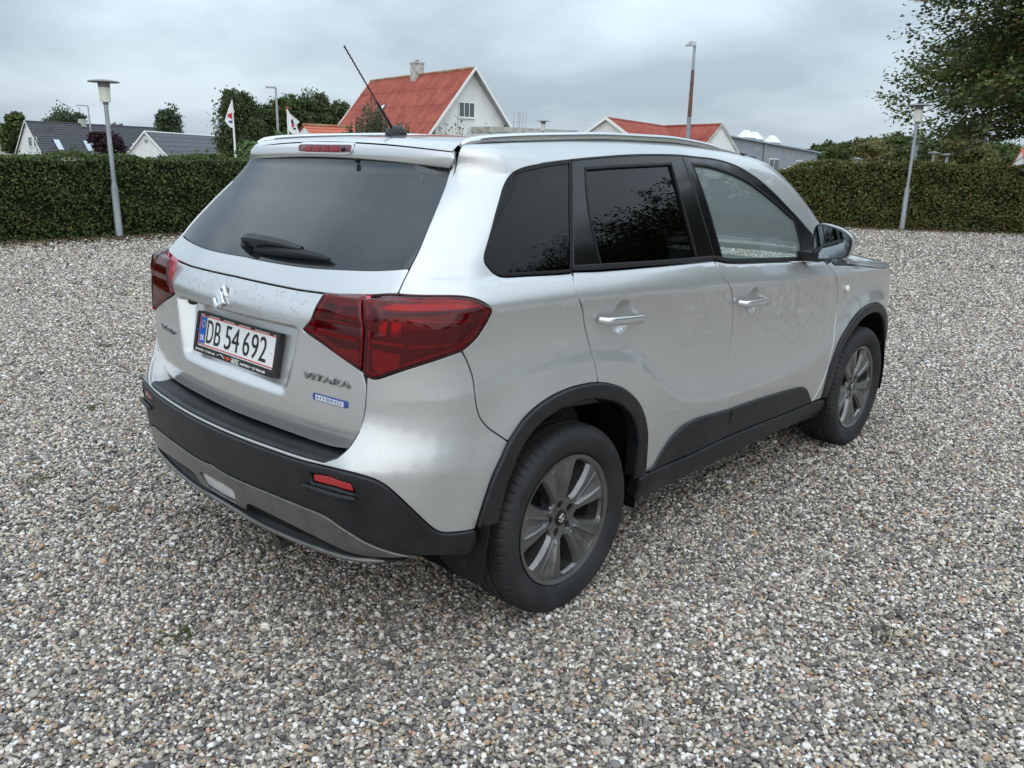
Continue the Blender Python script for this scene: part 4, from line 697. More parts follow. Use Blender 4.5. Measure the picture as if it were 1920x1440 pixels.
# thin upright shoots in front of the white gable
t=thing('sapling','thin leafy shoots rising in front of the white gable of the red roofed house','bush',pol(46.4,29)); R_=random.Random(5); m=MB(); pts_=[]
for i in range(34):
    a=pol(R_.uniform(44.3,48.6),R_.uniform(28.2,30))-pol(46.4,29); H=hz(R_.choice([1.0,1.3,1.6,1.9,2.3,2.75]),29)*R_.uniform(.85,1.); q=a+Vector((R_.uniform(-.3,.3),R_.uniform(-.3,.3),0))
    m.tube([(a.x,a.y,0),((a.x+q.x)/2,(a.y+q.y)/2,H*.5),(q.x,q.y,H)],[.014,.010,.004],5)
    for j in range(40): f=R_.uniform(.25,1.); pts_.append((a.x+(q.x-a.x)*f+R_.gauss(0,.07),a.y+(q.y-a.y)*f+R_.gauss(0,.07),H*f+R_.gauss(0,.03)))
o=m.obj('stems',bark,t); o['kind']='stuff'
o=link('leaves',leafmesh('leaves',np.array(pts_),.085,[(.05,.085,.03),(.08,.115,.045),(.10,.13,.06)],(1,1,1),None,0,0,6),LEAF,t); o['kind']='stuff'
T_(68.5,95,-1.5,.95,2.1,'dark purple-leaved round tree in front of the long dark roof',seed=37,N_=4200,leaf=.26,cols=[(.030,.014,.020),(.045,.020,.028),(.06,.03,.036)],k=8,name='purple_tree')
FG='dark trees of the wood at the right, beyond the hedge'
WL=['pale round tree at the left end of the far wood, just behind the grey building','low green tree of the far wood, second from the grey building','dark tree of the far wood, third from the grey building','olive tree of the far wood, just left of the leaning lamp post','tallest tree of the far wood, directly behind the leaning lamp post','green tree of the far wood, just right of the leaning lamp post','dark tree of the far wood behind the two small lamp tops','olive tree of the far wood behind the pale yellow-green tree','dark tree of the far wood under the middle of the big tree','green tree of the far wood behind the small red roof','dark tree of the far wood outside the right edge of the picture']
fl_=[('pale top',OL),('dark round',DK),('dark broad',DK),('olive',OL),('dark tall',DK),('green',GR)]
for i,(az,el,w) in enumerate(((24.6,.85,1.9),(23.3,1.35,2.4),(22.0,1.5,2.6),(20.7,1.75,2.8),(19.5,2.05,2.6),(18.3,1.95,2.8),(17.0,1.75,2.6),(15.6,1.65,2.8),(14.1,1.6,2.8),(12.5,1.4,2.8),(11.0,1.5,2.6))):
    T_(az,140+8*(i%3),-1.5,el,w,WL[i],seed=50+i,N_=5200,leaf=.46,cols=(GR,GR,DK,OL)[i%4],group=FG,k=8)
T_(15.6,62,-1.2,2.45,3.3,'pale yellow-green tree under the big tree, beyond the right hedge',seed=65,N_=8000,leaf=.24,cols=OL+[(.17,.15,.06)],k=12,shell=.3,clump=.32)
T_(21.6,60,-1.5,.40,2.0,'brownish low bush between the grey building and the wood','bush',seed=66,N_=2200,leaf=.22,cols=OL,name='shrub')
T_(27.2,26.0,-3.,-.75,2.0,'green shrub at the near end of the right hedge, below the grey building','bush',seed=67,N_=2600,leaf=.09,cols=GR+OL,name='shrub')
# big tree hanging in from the right: long drooping layered branches
bt=thing('big_tree','big spreading tree hanging into the picture at the upper right','tree',pol(6.5,30))
bt.location=pol(7.2,30); R_=np.random.RandomState(77); pts_=[]; ups=[]; m=MB()
for i in range(520):
    az=R_.uniform(0,2*math.pi); z0=R_.uniform(3.4,12.5); L=R_.uniform(4.2,7.1)*(1-.40*max(0,(z0-8.)/5)); el=math.radians(R_.uniform(-6,22)); d=np.array([math.cos(az)*math.cos(el),math.sin(az)*math.cos(el),math.sin(el)])
    n_=9; P=[np.array([0,0,z0*.80])]
    for j in range(n_): d2=d.copy(); d2[2]-=.60*(j/n_)**1.5; P.append(P[-1]+d2*L/n_)
    m.tube([tuple(p) for p in P],list(np.linspace(.07 if i%3==0 else .03,.008,n_+1)),5)
    for j in range(3,n_+1):
        k=80; side=np.array([-d[1],d[0],0]); s=R_.normal(0,1,(k,1))*(.15+.042*L*(1-abs(j/n_-.7)))
        q=P[j]+s*side*1.1+d*R_.normal(0,.28,(k,1)); q[:,2]+=R_.normal(0,.10,k)-.22*np.abs(s[:,0]); pts_.append(q)
pts_=np.vstack(pts_); pts_=pts_[pts_[:,2]>2.35]
o=link('crown',leafmesh('crown',pts_,.135,[(0.053,0.077,0.025),(0.080,0.110,0.033),(0.115,0.144,0.040),(0.188,0.181,0.050),(0.175,0.112,0.050)],(3,4,3,1.3,.6),None,.8,.2,7,.66,.3),LEAF,bt); o['kind']='stuff'
o=m.obj('limbs',bark,bt,60); o['kind']='stuff'
m=MB(); m.tube([(0,0,-.1),(.1,0,2.5),(-.1,.1,6),(0,0,11)],[.45,.36,.28,.08],14); m.obj('trunk',bark,bt,60)
# trees and hedge round the rest of the yard (behind and beside the viewer; seen in the paint and the windows)
spots=[(-24,15.5,8.1,3.4),(-31,17,7.0,2.8),(-38,17,7.4,3.0),(-46,17,6.4,3.0),(-55,18,6.8,3.2),(-66,24,5.6,3.4),(-80,32,5.6,3.6),(-97,40,5.8,4.),(-116,46,6.2,4.4),(-136,48,6.0,4.6),(-156,50,6.2,4.8),(-176,52,6.4,4.8),(162,50,6.0,4.6),(142,46,5.8,4.4),(122,40,5.2,4.)]
protos=[]
for i,(az,D,H,w) in enumerate(spots):
    a=math.radians(az); loc=(.5+D*math.cos(a),-.7+D*math.sin(a),0)
    lab='leafy tree at the open edge of the yard, outside the picture'
    if i<3:
        t=tree('yard_tree',lab,'tree',loc,H,crown(80+i,w*1.15,1.2,H,15),34000,.115,DK+GR[:2],(3,3,3,2,2,2),80+i,'trees round the open sides of the yard',trunk=.2,clump=.22); protos.append(t)
    else:
        p0=protos[i%3]; t=p0.copy(); COL.objects.link(t); t.location=loc; t.rotation_euler=(0,0,i*1.3); t.scale=(w/3.,w/3.,H/(8.1,7.,7.4)[i%3])
        for ch in p0.children: c=ch.copy(); COL.objects.link(c); c.parent=t
# ================================================================== the car: surface patches
S={k:np.array(v) for k,v in SEG.items()}
UC=UA+PY
def spl(p,ds=.010):
    """Catmull-Rom through the points, resampled evenly"""
    p=np.asarray(p,float)
    if len(p)>2:
        q=np.vstack([2*p[0]-p[1],p,2*p[-1]-p[-2]]); o=[]
        for i in range(1,len(q)-2):
            L=np.linalg.norm(q[i+1]-q[i]); n=max(2,int(L/ds*2)); t=np.linspace(0,1,n,endpoint=False)[:,None]
            d1=np.linalg.norm(q[i]-q[i-1])+1e-9; d2=L+1e-9; d3=np.linalg.norm(q[i+2]-q[i+1])+1e-9
            m1=(q[i+1]-q[i-1])/(d1+d2)*d2; m2=(q[i+2]-q[i])/(d2+d3)*d2
            o.append((2*t**3-3*t*t+1)*q[i]+(t**3-2*t*t+t)*m1+(-2*t**3+3*t*t)*q[i+1]+(t**3-t*t)*m2)
        p=np.vstack(o+[p[-1:]])
    s=np.r_[0,np.cumsum(np.linalg.norm(np.diff(p,axis=0),axis=1))]; n=max(2,int(round(s[-1]/ds))+1)
    t=np.linspace(0,s[-1],n); return np.stack([np.interp(t,s,p[:,0]),np.interp(t,s,p[:,1])],1)
def ol(*segs,ds=.010):
    out=[]
    for s in segs:
        q=spl(s,ds)
        if out and np.linalg.norm(out[-1]-q[0])<.004: q=q[1:]
        out+=list(q)
    if np.linalg.norm(out[-1]-out[0])<.004: out=out[:-1]
    return np.array(out)
def area(p): x,y=p.T; return .5*np.sum(x*np.roll(y,-1)-np.roll(x,-1)*y)
def inset(p,d):
    a=p-np.roll(p,1,0); b=np.roll(p,-1,0)-p
    a/=np.linalg.norm(a,axis=1,keepdims=True)+1e-12; b/=np.linalg.norm(b,axis=1,keepdims=True)+1e-12
    n=np.stack([-a[:,1]-b[:,1],a[:,0]+b[:,0]],1); L=np.linalg.norm(n,axis=1,keepdims=True)+1e-9; n/=L
    return p+n*d/np.clip(L/2,.55,1)
def inpoly(P,loops):
    r=np.zeros(len(P),bool)
    for q in loops:
        x,y=q.T; x2,y2=np.roll(x,-1),np.roll(y,-1)
        for i in range(len(q)):
            if y[i]==y2[i]: continue
            c=(y[i]>P[:,1])!=(y2[i]>P[:,1])
            r^=c&(P[:,0]<(x2[i]-x[i])*(P[:,1]-y[i])/(y2[i]-y[i])+x[i])
    return r
def solve_top(x,y,bump=0.):
    x=np.asarray(x,float); y=np.asarray(y,float)
    t=root(lambda m:F(x,y,m,bump),np.full(x.shape,.70),np.full(x.shape,1.75)); return np.stack([x,y,t],1)
def solve_front(y,z,bump=0.):
    y=np.asarray(y,float); z=np.asarray(z,float); t=root(lambda m:F(m,y,z,bump),np.full(y.shape,2.4),np.full(y.shape,3.6)); return np.stack([t,y,z],1)
MAPS=dict(wrap=(lambda a,b,k: solve(a,b,k),-1),top=(lambda a,b,k: solve_top(a,b,k),1),front=(lambda a,b,k: solve_front(a,b,k),1))
def evalp(q,mp,bump,off,disp):
    fn,sg=MAPS[mp]
    def pos(q):
        X=fn(q[:,0],q[:,1],bump)
        if off or disp is not None:
            X=X+grad(X,bump)*(off+(disp(q) if disp is not None else 0.))[:,None] if disp is not None else X+grad(X,bump)*off
        return X
    e=.0012
    X=pos(q); A=pos(q+[e,0])-pos(q-[e,0]); B=pos(q+[0,e])-pos(q-[0,e])
    n=sg*np.cross(A,B); n/=np.linalg.norm(n,axis=1,keepdims=True)+1e-12
    return X,n
def patch(outer,holes=(),mp='wrap',bump=0.,off=0.,disp=None,gap=.0017,rad=.003,depth=.012,res=.014,creases=()):
    sg=MAPS[mp][1]; loops=[]
    outer=np.asarray(outer)
    if area(outer)<0: outer=outer[::-1]
    loops.append(outer)
    for h in holes:
        h=np.asarray(h); loops.append(h[::-1] if area(h)>0 else h)
    th=[math.pi/2,math.pi/3,math.pi/6,0.]
    fin=[inset(p,gap+rad) for p in loops]
    vin=[]; edges=[]
    for p in fin:
        b=len(vin); vin+=[tuple(q) for q in p]; n=len(p); edges+=[(b+i,b+(i+1)%n) for i in range(n)]
    nb=len(vin)
    allb=np.vstack(fin)
    for cl in creases:
        cl=spl(cl,res); cl=cl[inpoly(cl,fin)]
        if len(cl)<2: continue
        d=np.min(np.linalg.norm(cl[:,None]-allb[None],axis=2),axis=1); cl=cl[d>.003]
        b=len(vin); vin+=[tuple(q) for q in cl]
        edges+=[(b+i,b+i+1) for i in range(len(cl)-1) if np.linalg.norm(cl[i]-cl[i+1])<res*2]
    lo=outer.min(0); hi=outer.max(0)
    gx=np.arange(lo[0],hi[0],res); gy=np.arange(lo[1],hi[1],res*.866)
    G=np.array([(x+(.5*res if j%2 else 0),y) for j,y in enumerate(gy) for x in gx])
    if len(G):
        G=G[inpoly(G,fin)]
        if len(G):
            ref=np.array(vin); keep=np.ones(len(G),bool)
            for i in range(0,len(G),2000):
                keep[i:i+2000]=np.min(np.sum((G[i:i+2000,None]-ref[None])**2,axis=2),axis=1)>(.55*res)**2
            vin+=[tuple(q) for q in G[keep]]
    co,_,fs,ov,_,_=delaunay_2d_cdt([Vector(v) for v in vin],edges,[],0,1e-7)
    co=np.array([(v.x,v.y) for v in co]); fs=np.array([f for f in fs if len(f)==3])
    fs=fs[inpoly(co[fs].mean(1),fin)]
    a=co[fs[:,1]]-co[fs[:,0]]; b=co[fs[:,2]]-co[fs[:,0]]; neg=(a[:,0]*b[:,1]-a[:,1]*b[:,0])<0
    fs[neg]=fs[neg][:,::-1]
    imap={}
    for i,o in enumerate(ov):
        for k in o: imap[k]=i
    X,n=evalp(co,mp,bump,off,disp)
    V=[X]; NN=[n]; FF=[fs]; base=len(X); st=0
    for p,fp in zip(loops,fin):
        m=len(p); idx=np.array([imap[st+i] for i in range(m)]); st+=m
        Xb,nb_=X[idx],n[idx]
        # outward direction in the surface
        q2=inset(p,gap+rad-.003); X2,_=evalp(q2,mp,bump,off,disp); o=X2-Xb
        o-=nb_*np.sum(o*nb_,1,keepdims=True); o/=np.linalg.norm(o,axis=1,keepdims=True)+1e-12
        prev=idx
        for t in th[::-1][1:]:
            P=Xb+o*rad*math.sin(t)-nb_*rad*(1-math.cos(t)); V.append(P); NN.append(nb_*math.cos(t)+o*math.sin(t))
            cur=np.arange(base,base+m); base+=m
            j=np.roll(np.arange(m),-1)
            FF.append(np.stack([prev,cur,cur[j]],1)); FF.append(np.stack([prev,cur[j],prev[j]],1)); prev=cur
        P=Xb+o*rad-nb_*depth; V.append(P); NN.append(o); cur=np.arange(base,base+m); base+=m; j=np.roll(np.arange(m),-1)
        FF.append(np.stack([prev,cur,cur[j]],1)); FF.append(np.stack([prev,cur[j],prev[j]],1))
    FF=np.vstack(FF)
    if sg<0: FF=FF[:,::-1]
    return np.vstack(V),FF,np.vstack(NN)
def merge(*ps):
    V=[];Fc=[];Nn=[];b=0
    for v,f,n in ps: V.append(v); Fc.append(f+b); Nn.append(n); b+=len(v)
    return np.vstack(V),np.vstack(Fc),np.vstack(Nn)
def flipY(p): v,f,n=p; return v*[1,-1,1],f[:,::-1],n*[1,-1,1]
def pobj(name,p,mat,parent): return link(name,npmesh(name,*p),mat,parent)
def symm(half):
    """right half polyline from the centre top round to the centre bottom -> full closed outline"""
    h=np.asarray(half); m=h[::-1].copy(); m[:,0]=2*UC-m[:,0]
    o=np.vstack([h,m]); keep=[i for i in range(len(o)) if np.linalg.norm(o[i]-o[i-1])>.002]
    return o[keep]
def half(*segs,ds=.010): 
    out=[]
    for s in segs:
        q=spl(s,ds)
        if out and np.linalg.norm(out[-1]-q[0])<.004: q=q[1:]
        out+=list(q)
    return np.array(out)
def cutc(s): # keep the part of a rear trace that lies right of the car's centre, end exactly on it
    s=np.asarray(s); k=s[s[:,0]<UC-.01]; z=np.interp(UC,np.sort(s[:,0]),s[np.argsort(s[:,0]),1]); return np.vstack([k,[[UC,z]]])
def surfpt(u,z,bump=0.,off=0.):
    P=solve(np.array([u]),np.array([z]),bump); n=grad(P,bump); return P[0]+n[0]*off,n[0]
# ================================================================== the car: materials
paint=pmat('silver_paint',(.56,.565,.567),.33,.70,1.0,.02)
blackgloss=pmat('black_gloss',(.006,.006,.007),.10,0,0,.03)
trim=vary(pmat('black_plastic',(.012,.013,.015),.42,spec=.35),14,(.0095,.0105,.012),(.017,.018,.020),bump=.04,bscale=900,dist=.001)
rubber=pmat('rubber',(.008,.008,.009),.5,spec=.3)
tyrem=vary(pmat('tyre_rubber',(.02,.02,.022),.7),9,(.008,.0085,.010),(.020,.020,.021),bump=.15,bscale=120,dist=.002)
taupe=vary(pmat('grey_metallic_plastic',(.11,.105,.095),.30,.55,.5,.08),22,(.115,.112,.105),(.17,.165,.155),p0=.4,p1=.75)
chrome=pmat('chrome',(.75,.76,.78),.09,1.0)
bchrome=pmat('badge_chrome',(.34,.345,.355),.16,1.0); bplate=pmat('badge_silver',(.72,.73,.75),.35,.3)
satin=pmat('satin_silver',(.70,.71,.72),.22,.9)
rimm=vary(pmat('rim_grey',(.14,.14,.14),.28,.75,.5,.08),12,(.125,.126,.127),(.18,.18,.178))
dark=pmat('dark_cavity',(.006,.006,.007),.9,spec=.1)
disc=pmat('brake_iron',(.12,.11,.10),.45,.8)
glass_p=glassmat('privacy_glass',(.045,.052,.058),1.46)
glass_f=glassmat('front_glass',(.70,.84,.80),1.48,.26,(.52,.61,.60))  # pale diffuse share stands in for sky reflected in the glass
glass_w=glassmat('windscreen_glass',(.80,.88,.85),1.45)
glass_r=glassmat('rear_glass',(.05,.055,.06),1.72,.06,(.30,.36,.42))
lens=glassmat('red_lens',(.70,.020,.050),1.5,.06,(.55,.008,.03))
lens_in=pmat('lamp_red',(.42,.008,.018),.18,.2,1)
lens_sheen=pmat('lamp_sky_sheen',(.72,.10,.16),.35,0,.5)  # pale red painted in for sky reflected by the upper lens facets
brakeseg=pmat('brake_segment',(.20,.008,.014),.35,spec=.3)
lens_dk=pmat('lamp_dark_red',(.075,.005,.012),.25,.3,1)
lampchr=pmat('lamp_reflector',(.40,.05,.07),.15,.9)
reflexm=pmat('reflex_red',(.42,.008,.014),.2,0,1)
clearl=glassmat('clear_lens',(.85,.87,.87),1.5,.6,(.88,.88,.88))
white=pmat('white_plastic',(.78,.78,.76),.3)
amberc=pmat('clear_repeater',(.78,.77,.74),.2,0,1)
fabric=vary(pmat('seat_fabric',(.03,.031,.034),.9),60,(.022,.023,.026),(.045,.046,.05),bump=.2,bscale=500,dist=.001)
dash=pmat('dash_plastic',(.035,.04,.042),.65)
headl=pmat('headliner',(.45,.45,.43),.9)
platew=pmat('plate_white',(.72,.73,.74),.35); plater=pmat('plate_red',(.50,.02,.025),.35); plateb=pmat('plate_blue',(.005,.09,.42),.35)
platek=pmat('plate_black',(.012,.012,.013),.35); stary=pmat('plate_yellow',(.65,.5,.05),.4); orange=pmat('print_orange',(.65,.10,.03),.4)
badgeb=pmat('badge_blue',(.01,.05,.30),.15,.2,1)
mirrorm=pmat('mirror_glass',(.20,.24,.27),.02,1.0)
water=glassmat('water_drop',(.97,.98,.98),1.33)
# ------------------------------------------------------------------ body
car=thing('parked_car','silver SUV with black cladding and red tail lamps parked on the gravel','car')
def both(name,p,mat,parent=None,parentL=None):
    return pobj(name,p,mat,parent or car),pobj(name,flipY(p),mat,parentL or parent or car)
# ditch line between the roof and the sides, and windscreen edge
xs=np.r_[np.linspace(-.285,1.58,60)]; ys=-(.588-.012*sst(.3,1.5,xs))
Pd=solve_top(xs,ys); ditch=np.c_[to_u(Pd),Pd[:,2]]
xw=np.linspace(1.60,2.26,24); yw=np.full(24,.62)
for _ in range(6): yw=ws(xw,T(xw,yw))-.050
Pw=solve_top(xw,-yw); wedge=np.c_[to_u(Pw),Pw[:,2]]
apost=np.array([S['dloTopF'][-1],(-1.96,1.125),(-2.10,1.075),(-2.26,1.035)])
body_o=ol(S['tailgap'],S['lamptopB'],S['lampbotB'],S['bumpsplit'],S['archA'],S['reargap'],S['dloQ'],S['dloTopR'],S['dloTopF'],apost,np.vstack([apost[-1],wedge[-1]]),wedge[::-1],ditch[::-1],np.vstack([ditch[0],S['tailgap'][0]]))
crq=np.array([(.80,1.222),(.66,1.216),(.52,1.214)])
sh_line=lambda u0,u1: np.array([(u,float(zsh(-u))) for u in np.linspace(u0,u1,14)])
rid_line=lambda u0,u1: np.array([(u,float(zrid(-u))) for u in np.linspace(u0,u1,20)])
bodyp=patch(body_o,res=.015,creases=[sh_line(.46,.02),rid_line(.5,-.05)])
both('body_side',bodyp,paint)
def rdoor_disp(cu,cz,ru,rz,d):
    def f(q):
        r=((q[:,0]-cu)/ru)**2+((q[:,1]-cz)/rz)**2
        return -d*np.clip(1-r,0,1)**.8
    return f
rd_o=ol(S['reargap'][::-1],S['archB'],S['sillR'],S['Bgap2'][::-1],S['Bgap'][::-1],S['beltR'][::-1])
fd_o=ol(S['Bgap'],S['Bgap2'],S['sillF'],S['fgap'][::-1],S['beltF'][::-1])
doors=[]
cups={'R':(-.245,1.003,.052,.058),'F':(-1.168,.957,.050,.058)}
def cup_outline(c,s=1.): return np.array([(c[0]+c[2]*s*math.cos(a),c[1]+c[3]*s*math.sin(a)) for a in np.linspace(0,2*math.pi,44,endpoint=False)])
rdp=patch(rd_o,[cup_outline(cups['R'])],res=.012,rad=.0022,creases=[sh_line(0,-.9),rid_line(-.05,-1.05)])
fdp=patch(fd_o,[cup_outline(cups['F'])],res=.012,rad=.0022,creases=[sh_line(-.88,-2.03),rid_line(-1.05,-2.0)])
cupp={k:patch(cup_outline(cups[k],1.03),off=-.002,gap=0,rad=.001,res=.006,depth=.003,disp=rdoor_disp(*cups[k],.026)) for k in cups}
# frames and glass
frR=ol(S['gapR_up'],S['dloTopR'],S['gapB_up'][::-1],S['beltR'][::-1])
gR=ol(S['glassR_out'],S['glassR_fr'],S['glassR_bot'],S['glassR_rr'])
frF=ol(S['gapB_up'],S['dloTopF'],np.vstack([S['dloTopF'][-1],S['beltF'][-1]]),S['beltF'][::-1])
gF=ol(S['glassF_top'],S['glassF_fr'],S['glassF_bot'],S['glassF_rr'])
frRp=patch(frR,[gR],off=.001,rad=.003,gap=.0025,depth=.02,res=.02)
frFp=patch(frF,[gF],off=.001,rad=.003,gap=.0025,depth=.02,res=.02)
gRp=patch(inset(gR if area(gR)>0 else gR[::-1],-.008),off=-.007,gap=0,rad=.001,depth=.003,res=.03)
gFp=patch(inset(gF if area(gF)>0 else gF[::-1],-.008),off=-.007,gap=0,rad=.001,depth=.003,res=.03)
qg=ol(S['dloQ'],S['gapR_up'][::-1])
qgp=patch(qg,off=-.003,rad=.002,gap=.002,depth=.006,res=.03)
qring=inset(qg if area(qg)>0 else qg[::-1],-.004)
both('quarter_window',qgp,glass_p)
# weather strip round the quarter window
def strip(poly,w0,w1,off,**k):
    p=poly if area(poly)>0 else poly[::-1]
    return patch(inset(p,-w0),[inset(p,w1)],off=off,gap=0,rad=.002,depth=.012,res=.03,**k)
both('window_seal',strip(qg,.0,.010,.001),rubber)
# belt mouldings and inner window seals
def ribbon(line,w,off,bump=0.):
    a=spl(line,.015); t=np.gradient(a,axis=0); t/=np.linalg.norm(t,axis=1,keepdims=True); n=np.stack([-t[:,1],t[:,0]],1)
    return np.vstack([a+n*w,(a-n*w)[::-1]])
# claddings
lift=lambda s,d: np.asarray(s)+[0,d]
clR=ol(S['clR_top'],S['Bgap2'],S['sillR'][::-1][:-1],np.vstack([S['sillR'][1],S['clR_top'][0]]))
clF=ol(S['clF_top'],S['sillF'][::-1],S['Bgap2'][::-1])
clRp=patch(clR,off=.013,rad=.008,gap=.002,depth=.02,res=.02,disp=lambda q:-.004*sst(.50,.46,q[:,1]))
clFp=patch(clF,off=.013,rad=.008,gap=.002,depth=.02,res=.02,disp=lambda q:-.004*sst(.49,.455,q[:,1]))
# door handles
def handle(c,sl,L):
    pts=[];rad=[]
    for t in np.linspace(0,1,19):
        u=c[0]+L*(.5-t); z=c[1]+sl*(.5-t)
        e=min(1.,min(t,1-t)/.10); o=.006+.030*math.sin(e*math.pi/2)**.7+.004*math.sin(math.pi*t)
        P,n=surfpt(u,z,0.,o); pts.append(P); rad.append(.0155*(.72+.28*e))
    m=MB(); m.tube(pts,rad,16,ell=(.50,1.0)); return m.mesh('handle',50)
for sgn in (1,-1):
    for key,skin,fr,gl,cl,hc in (('R',rdp,frRp,gRp,clRp,((-.233,1.002),.015,.238)),('F',fdp,frFp,gFp,clFp,((-1.153,.962),.008,.228))):
        fl=(lambda p:p) if sgn==1 else flipY
        d=pobj('door',fl(skin),paint,car); 
        pobj('window_frame',fl(fr),blackgloss,d)
        pobj('window_glass',fl(gl),glass_p if key=='R' else glass_f,d)
        pobj('door_cladding',fl(cl),trim,d)
        pobj('handle_cup',fl(cupp[key]),paint,d); hm=handle(*hc); 
        if sgn==-1: hm.transform(Matrix.Scale(-1,4,(0,1,0))); hm.flip_normals()
        link('handle',hm,satin,d)
        bl=S['beltR'][[0,2,3]] if key=='R' else S['beltF'][:-1]
        blp=patch(ribbon(lift(bl,.0105),.0085,0),off=.006,gap=0,rad=.003,depth=.012,res=.03); pobj('belt_moulding',fl(blp),trim,d)
        if key=='R':
            rp=patch(ribbon(S['glassR_rr'],.0035,0),off=.004,gap=0,rad=.002,depth=.012,res=.03); pobj('window_seal',fl(rp),rubber,d)
            for sg_ in ('glassR_out','glassR_fr'):
                top=patch(ribbon(S[sg_],.0045,0),off=.003,gap=0,rad=.002,depth=.014,res=.03); pobj('window_seal',fl(top),rubber,d)
        else:
            for sg_ in ('glassF_rr','glassF_top'):
                top=patch(ribbon(S[sg_],.0045,0),off=.003,gap=0,rad=.002,depth=.014,res=.03); pobj('window_seal',fl(top),rubber,d)
        doors.append(d)
# roof gutter seal over the doors
gut=patch(ribbon(np.vstack([S['dloTopR'],S['dloTopF'][1:]]),.004,0),off=.0015,gap=0,rad=.002,depth=.012,res=.03); both('door_seal',gut,rubber)
# sills and wheel arch mouldings
sill=ol(S['silltop'],np.vstack([S['silltop'][-1],S['sillbot'][-1]]),S['sillbot'][::-1],np.vstack([S['sillbot'][0],S['silltop'][0]]))
both('sill_cladding',patch(sill,off=.014,rad=.012,gap=.001,depth=.05,res=.02),trim)
def arcpts(cx,r,a0,a1,n=40): return np.array([(-(cx+r*math.cos(a)),.33+r*math.sin(a)) for a in np.linspace(math.radians(a0),math.radians(a1),n)])
rout=np.vstack([S['archC'][:-1],S['archA'],S['archB'][1:]])
def ring_in(out,cx,w0,w1,w2):
    d=out-[-cx,.33]; r=np.linalg.norm(d,axis=1,keepdims=True); t=np.linspace(0,1,len(out))[:,None]
    w=np.where(t<.5,w0+(w1-w0)*t*2,w1+(w2-w1)*(t*2-1)); return [-cx,.33]+d/r*(r-w)
rin=ring_in(rout,0.,.085,.050,.062)
rb=np.array([(rout[0][0]-.004,rout[0][1]-.02)])
archR=ol(rout,np.vstack([rout[-1],rin[-1]]),rin[::-1],np.vstack([rin[0],rout[0]]))
both('arch_moulding',patch(archR,bump=1.,off=.013,rad=.009,gap=.0,depth=.055,res=.014),trim)
fo=np.vstack([S['farch'],np.array([(-(2.5+.475*math.cos(a)),.33+.475*math.sin(a)) for a in np.radians(np.linspace(76,8,14))])])
fin_=ring_in(fo,2.5,.055,.050,.05)
archF=ol(fo,np.vstack([fo[-1],fin_[-1]]),fin_[::-1],np.vstack([fin_[0],fo[0]]))
both('arch_moulding',patch(archF,off=.013,rad=.009,gap=.0,depth=.055,res=.014),trim)
# fender, bonnet, nose, windscreen
pobj('cowl_trim',patch(ol(*[np.array([S['cowl'][i],S['cowl'][(i+1)%7]]) for i in range(7)],ds=.012),off=.003,gap=0,rad=.003,res=.02),trim,car); pobj('cowl_trim',flipY(patch(ol(*[np.array([S['cowl'][i],S['cowl'][(i+1)%7]]) for i in range(7)],ds=.012),off=.003,gap=0,rad=.003,res=.02)),trim,car)
ci_=np.array([(-1.90,1.050),(-1.98,1.10),(-2.15,1.065),(-2.36,1.02),(-2.36,.985),(-2.05,1.00)])
both('cowl_trim',patch(ol(*[np.array([ci_[i],ci_[(i+1)%6]]) for i in range(6)],ds=.02),off=-.012,gap=0,rad=.003,res=.03),trim)
hl=np.array([(-2.16,1.030),(-2.30,1.018),(-2.4728,.9957),(-2.6478,.9749),(-2.85,.945),(-3.02,.905)])
fend=ol(S['fgap'],np.vstack([S['fgap'][-1],fo[0]]),fo,np.array([fo[-1],(-3.06,.42)]),np.array([(-3.06,.42),(-3.06,.70),(-3.02,.905)]),hl[::-1],np.array([hl[0],(-2.06,1.072)]),np.array([(-2.06,1.072),S['fgap'][0]]))
both('front_wing',patch(fend,res=.015,creases=[sh_line(-1.95,-3.0)]),paint)
hx=-hl[:,0]; hy=np.full(len(hl),.7)
Ph=solve(hl[:,0],hl[:,1]); 
bon=ol(np.c_[Ph[:,0],Ph[:,1]],np.c_[np.linspace(3.02,3.02,9)+.13*(1-(np.linspace(-1,1,9))**2),np.linspace(Ph[-1,1],-Ph[-1,1],9)],np.c_[Ph[::-1,0],-Ph[::-1,1]],np.array([(Ph[0,0],-Ph[0,1]),(2.34,0),(Ph[0,0],Ph[0,1])]),ds=.03)
pobj('bonnet',patch(bon,mp='top',res=.03,gap=.002,disp=lambda q:.004*sst(.45,.50,np.abs(q[:,1]))),paint,car)
yy=np.linspace(-.78,.78,40)
nose=np.vstack([np.c_[yy,np.full(40,.28)],np.c_[yy[::-1],.90-.05*np.abs(yy[::-1])]])
grl=np.array([(-.45,.62),(.45,.62),(.48,.80),(-.48,.80)])
pobj('front_bumper',patch(ol(nose,ds=.03),[ol(*[np.array([grl[i],grl[(i+1)%4]]) for i in range(4)],ds=.03)],mp='front',res=.04),paint,car)
pobj('grille',patch(ol(*[np.array([grl[i],grl[(i+1)%4]]) for i in range(4)],ds=.03),mp='front',off=-.02,res=.05),blackgloss,car)
wn=np.c_[xw,-yw]; 
wso=ol(wn,np.array([(xw[-1],-yw[-1]),(2.33,0),(xw[-1],yw[-1])]),np.c_[xw[::-1],yw[::-1]],np.array([(xw[0],yw[0]),(1.56,0),(xw[0],-yw[0])]),ds=.03)
pobj('windscreen',patch(wso,mp='top',off=-.004,res=.05,gap=.004),glass_w,car)
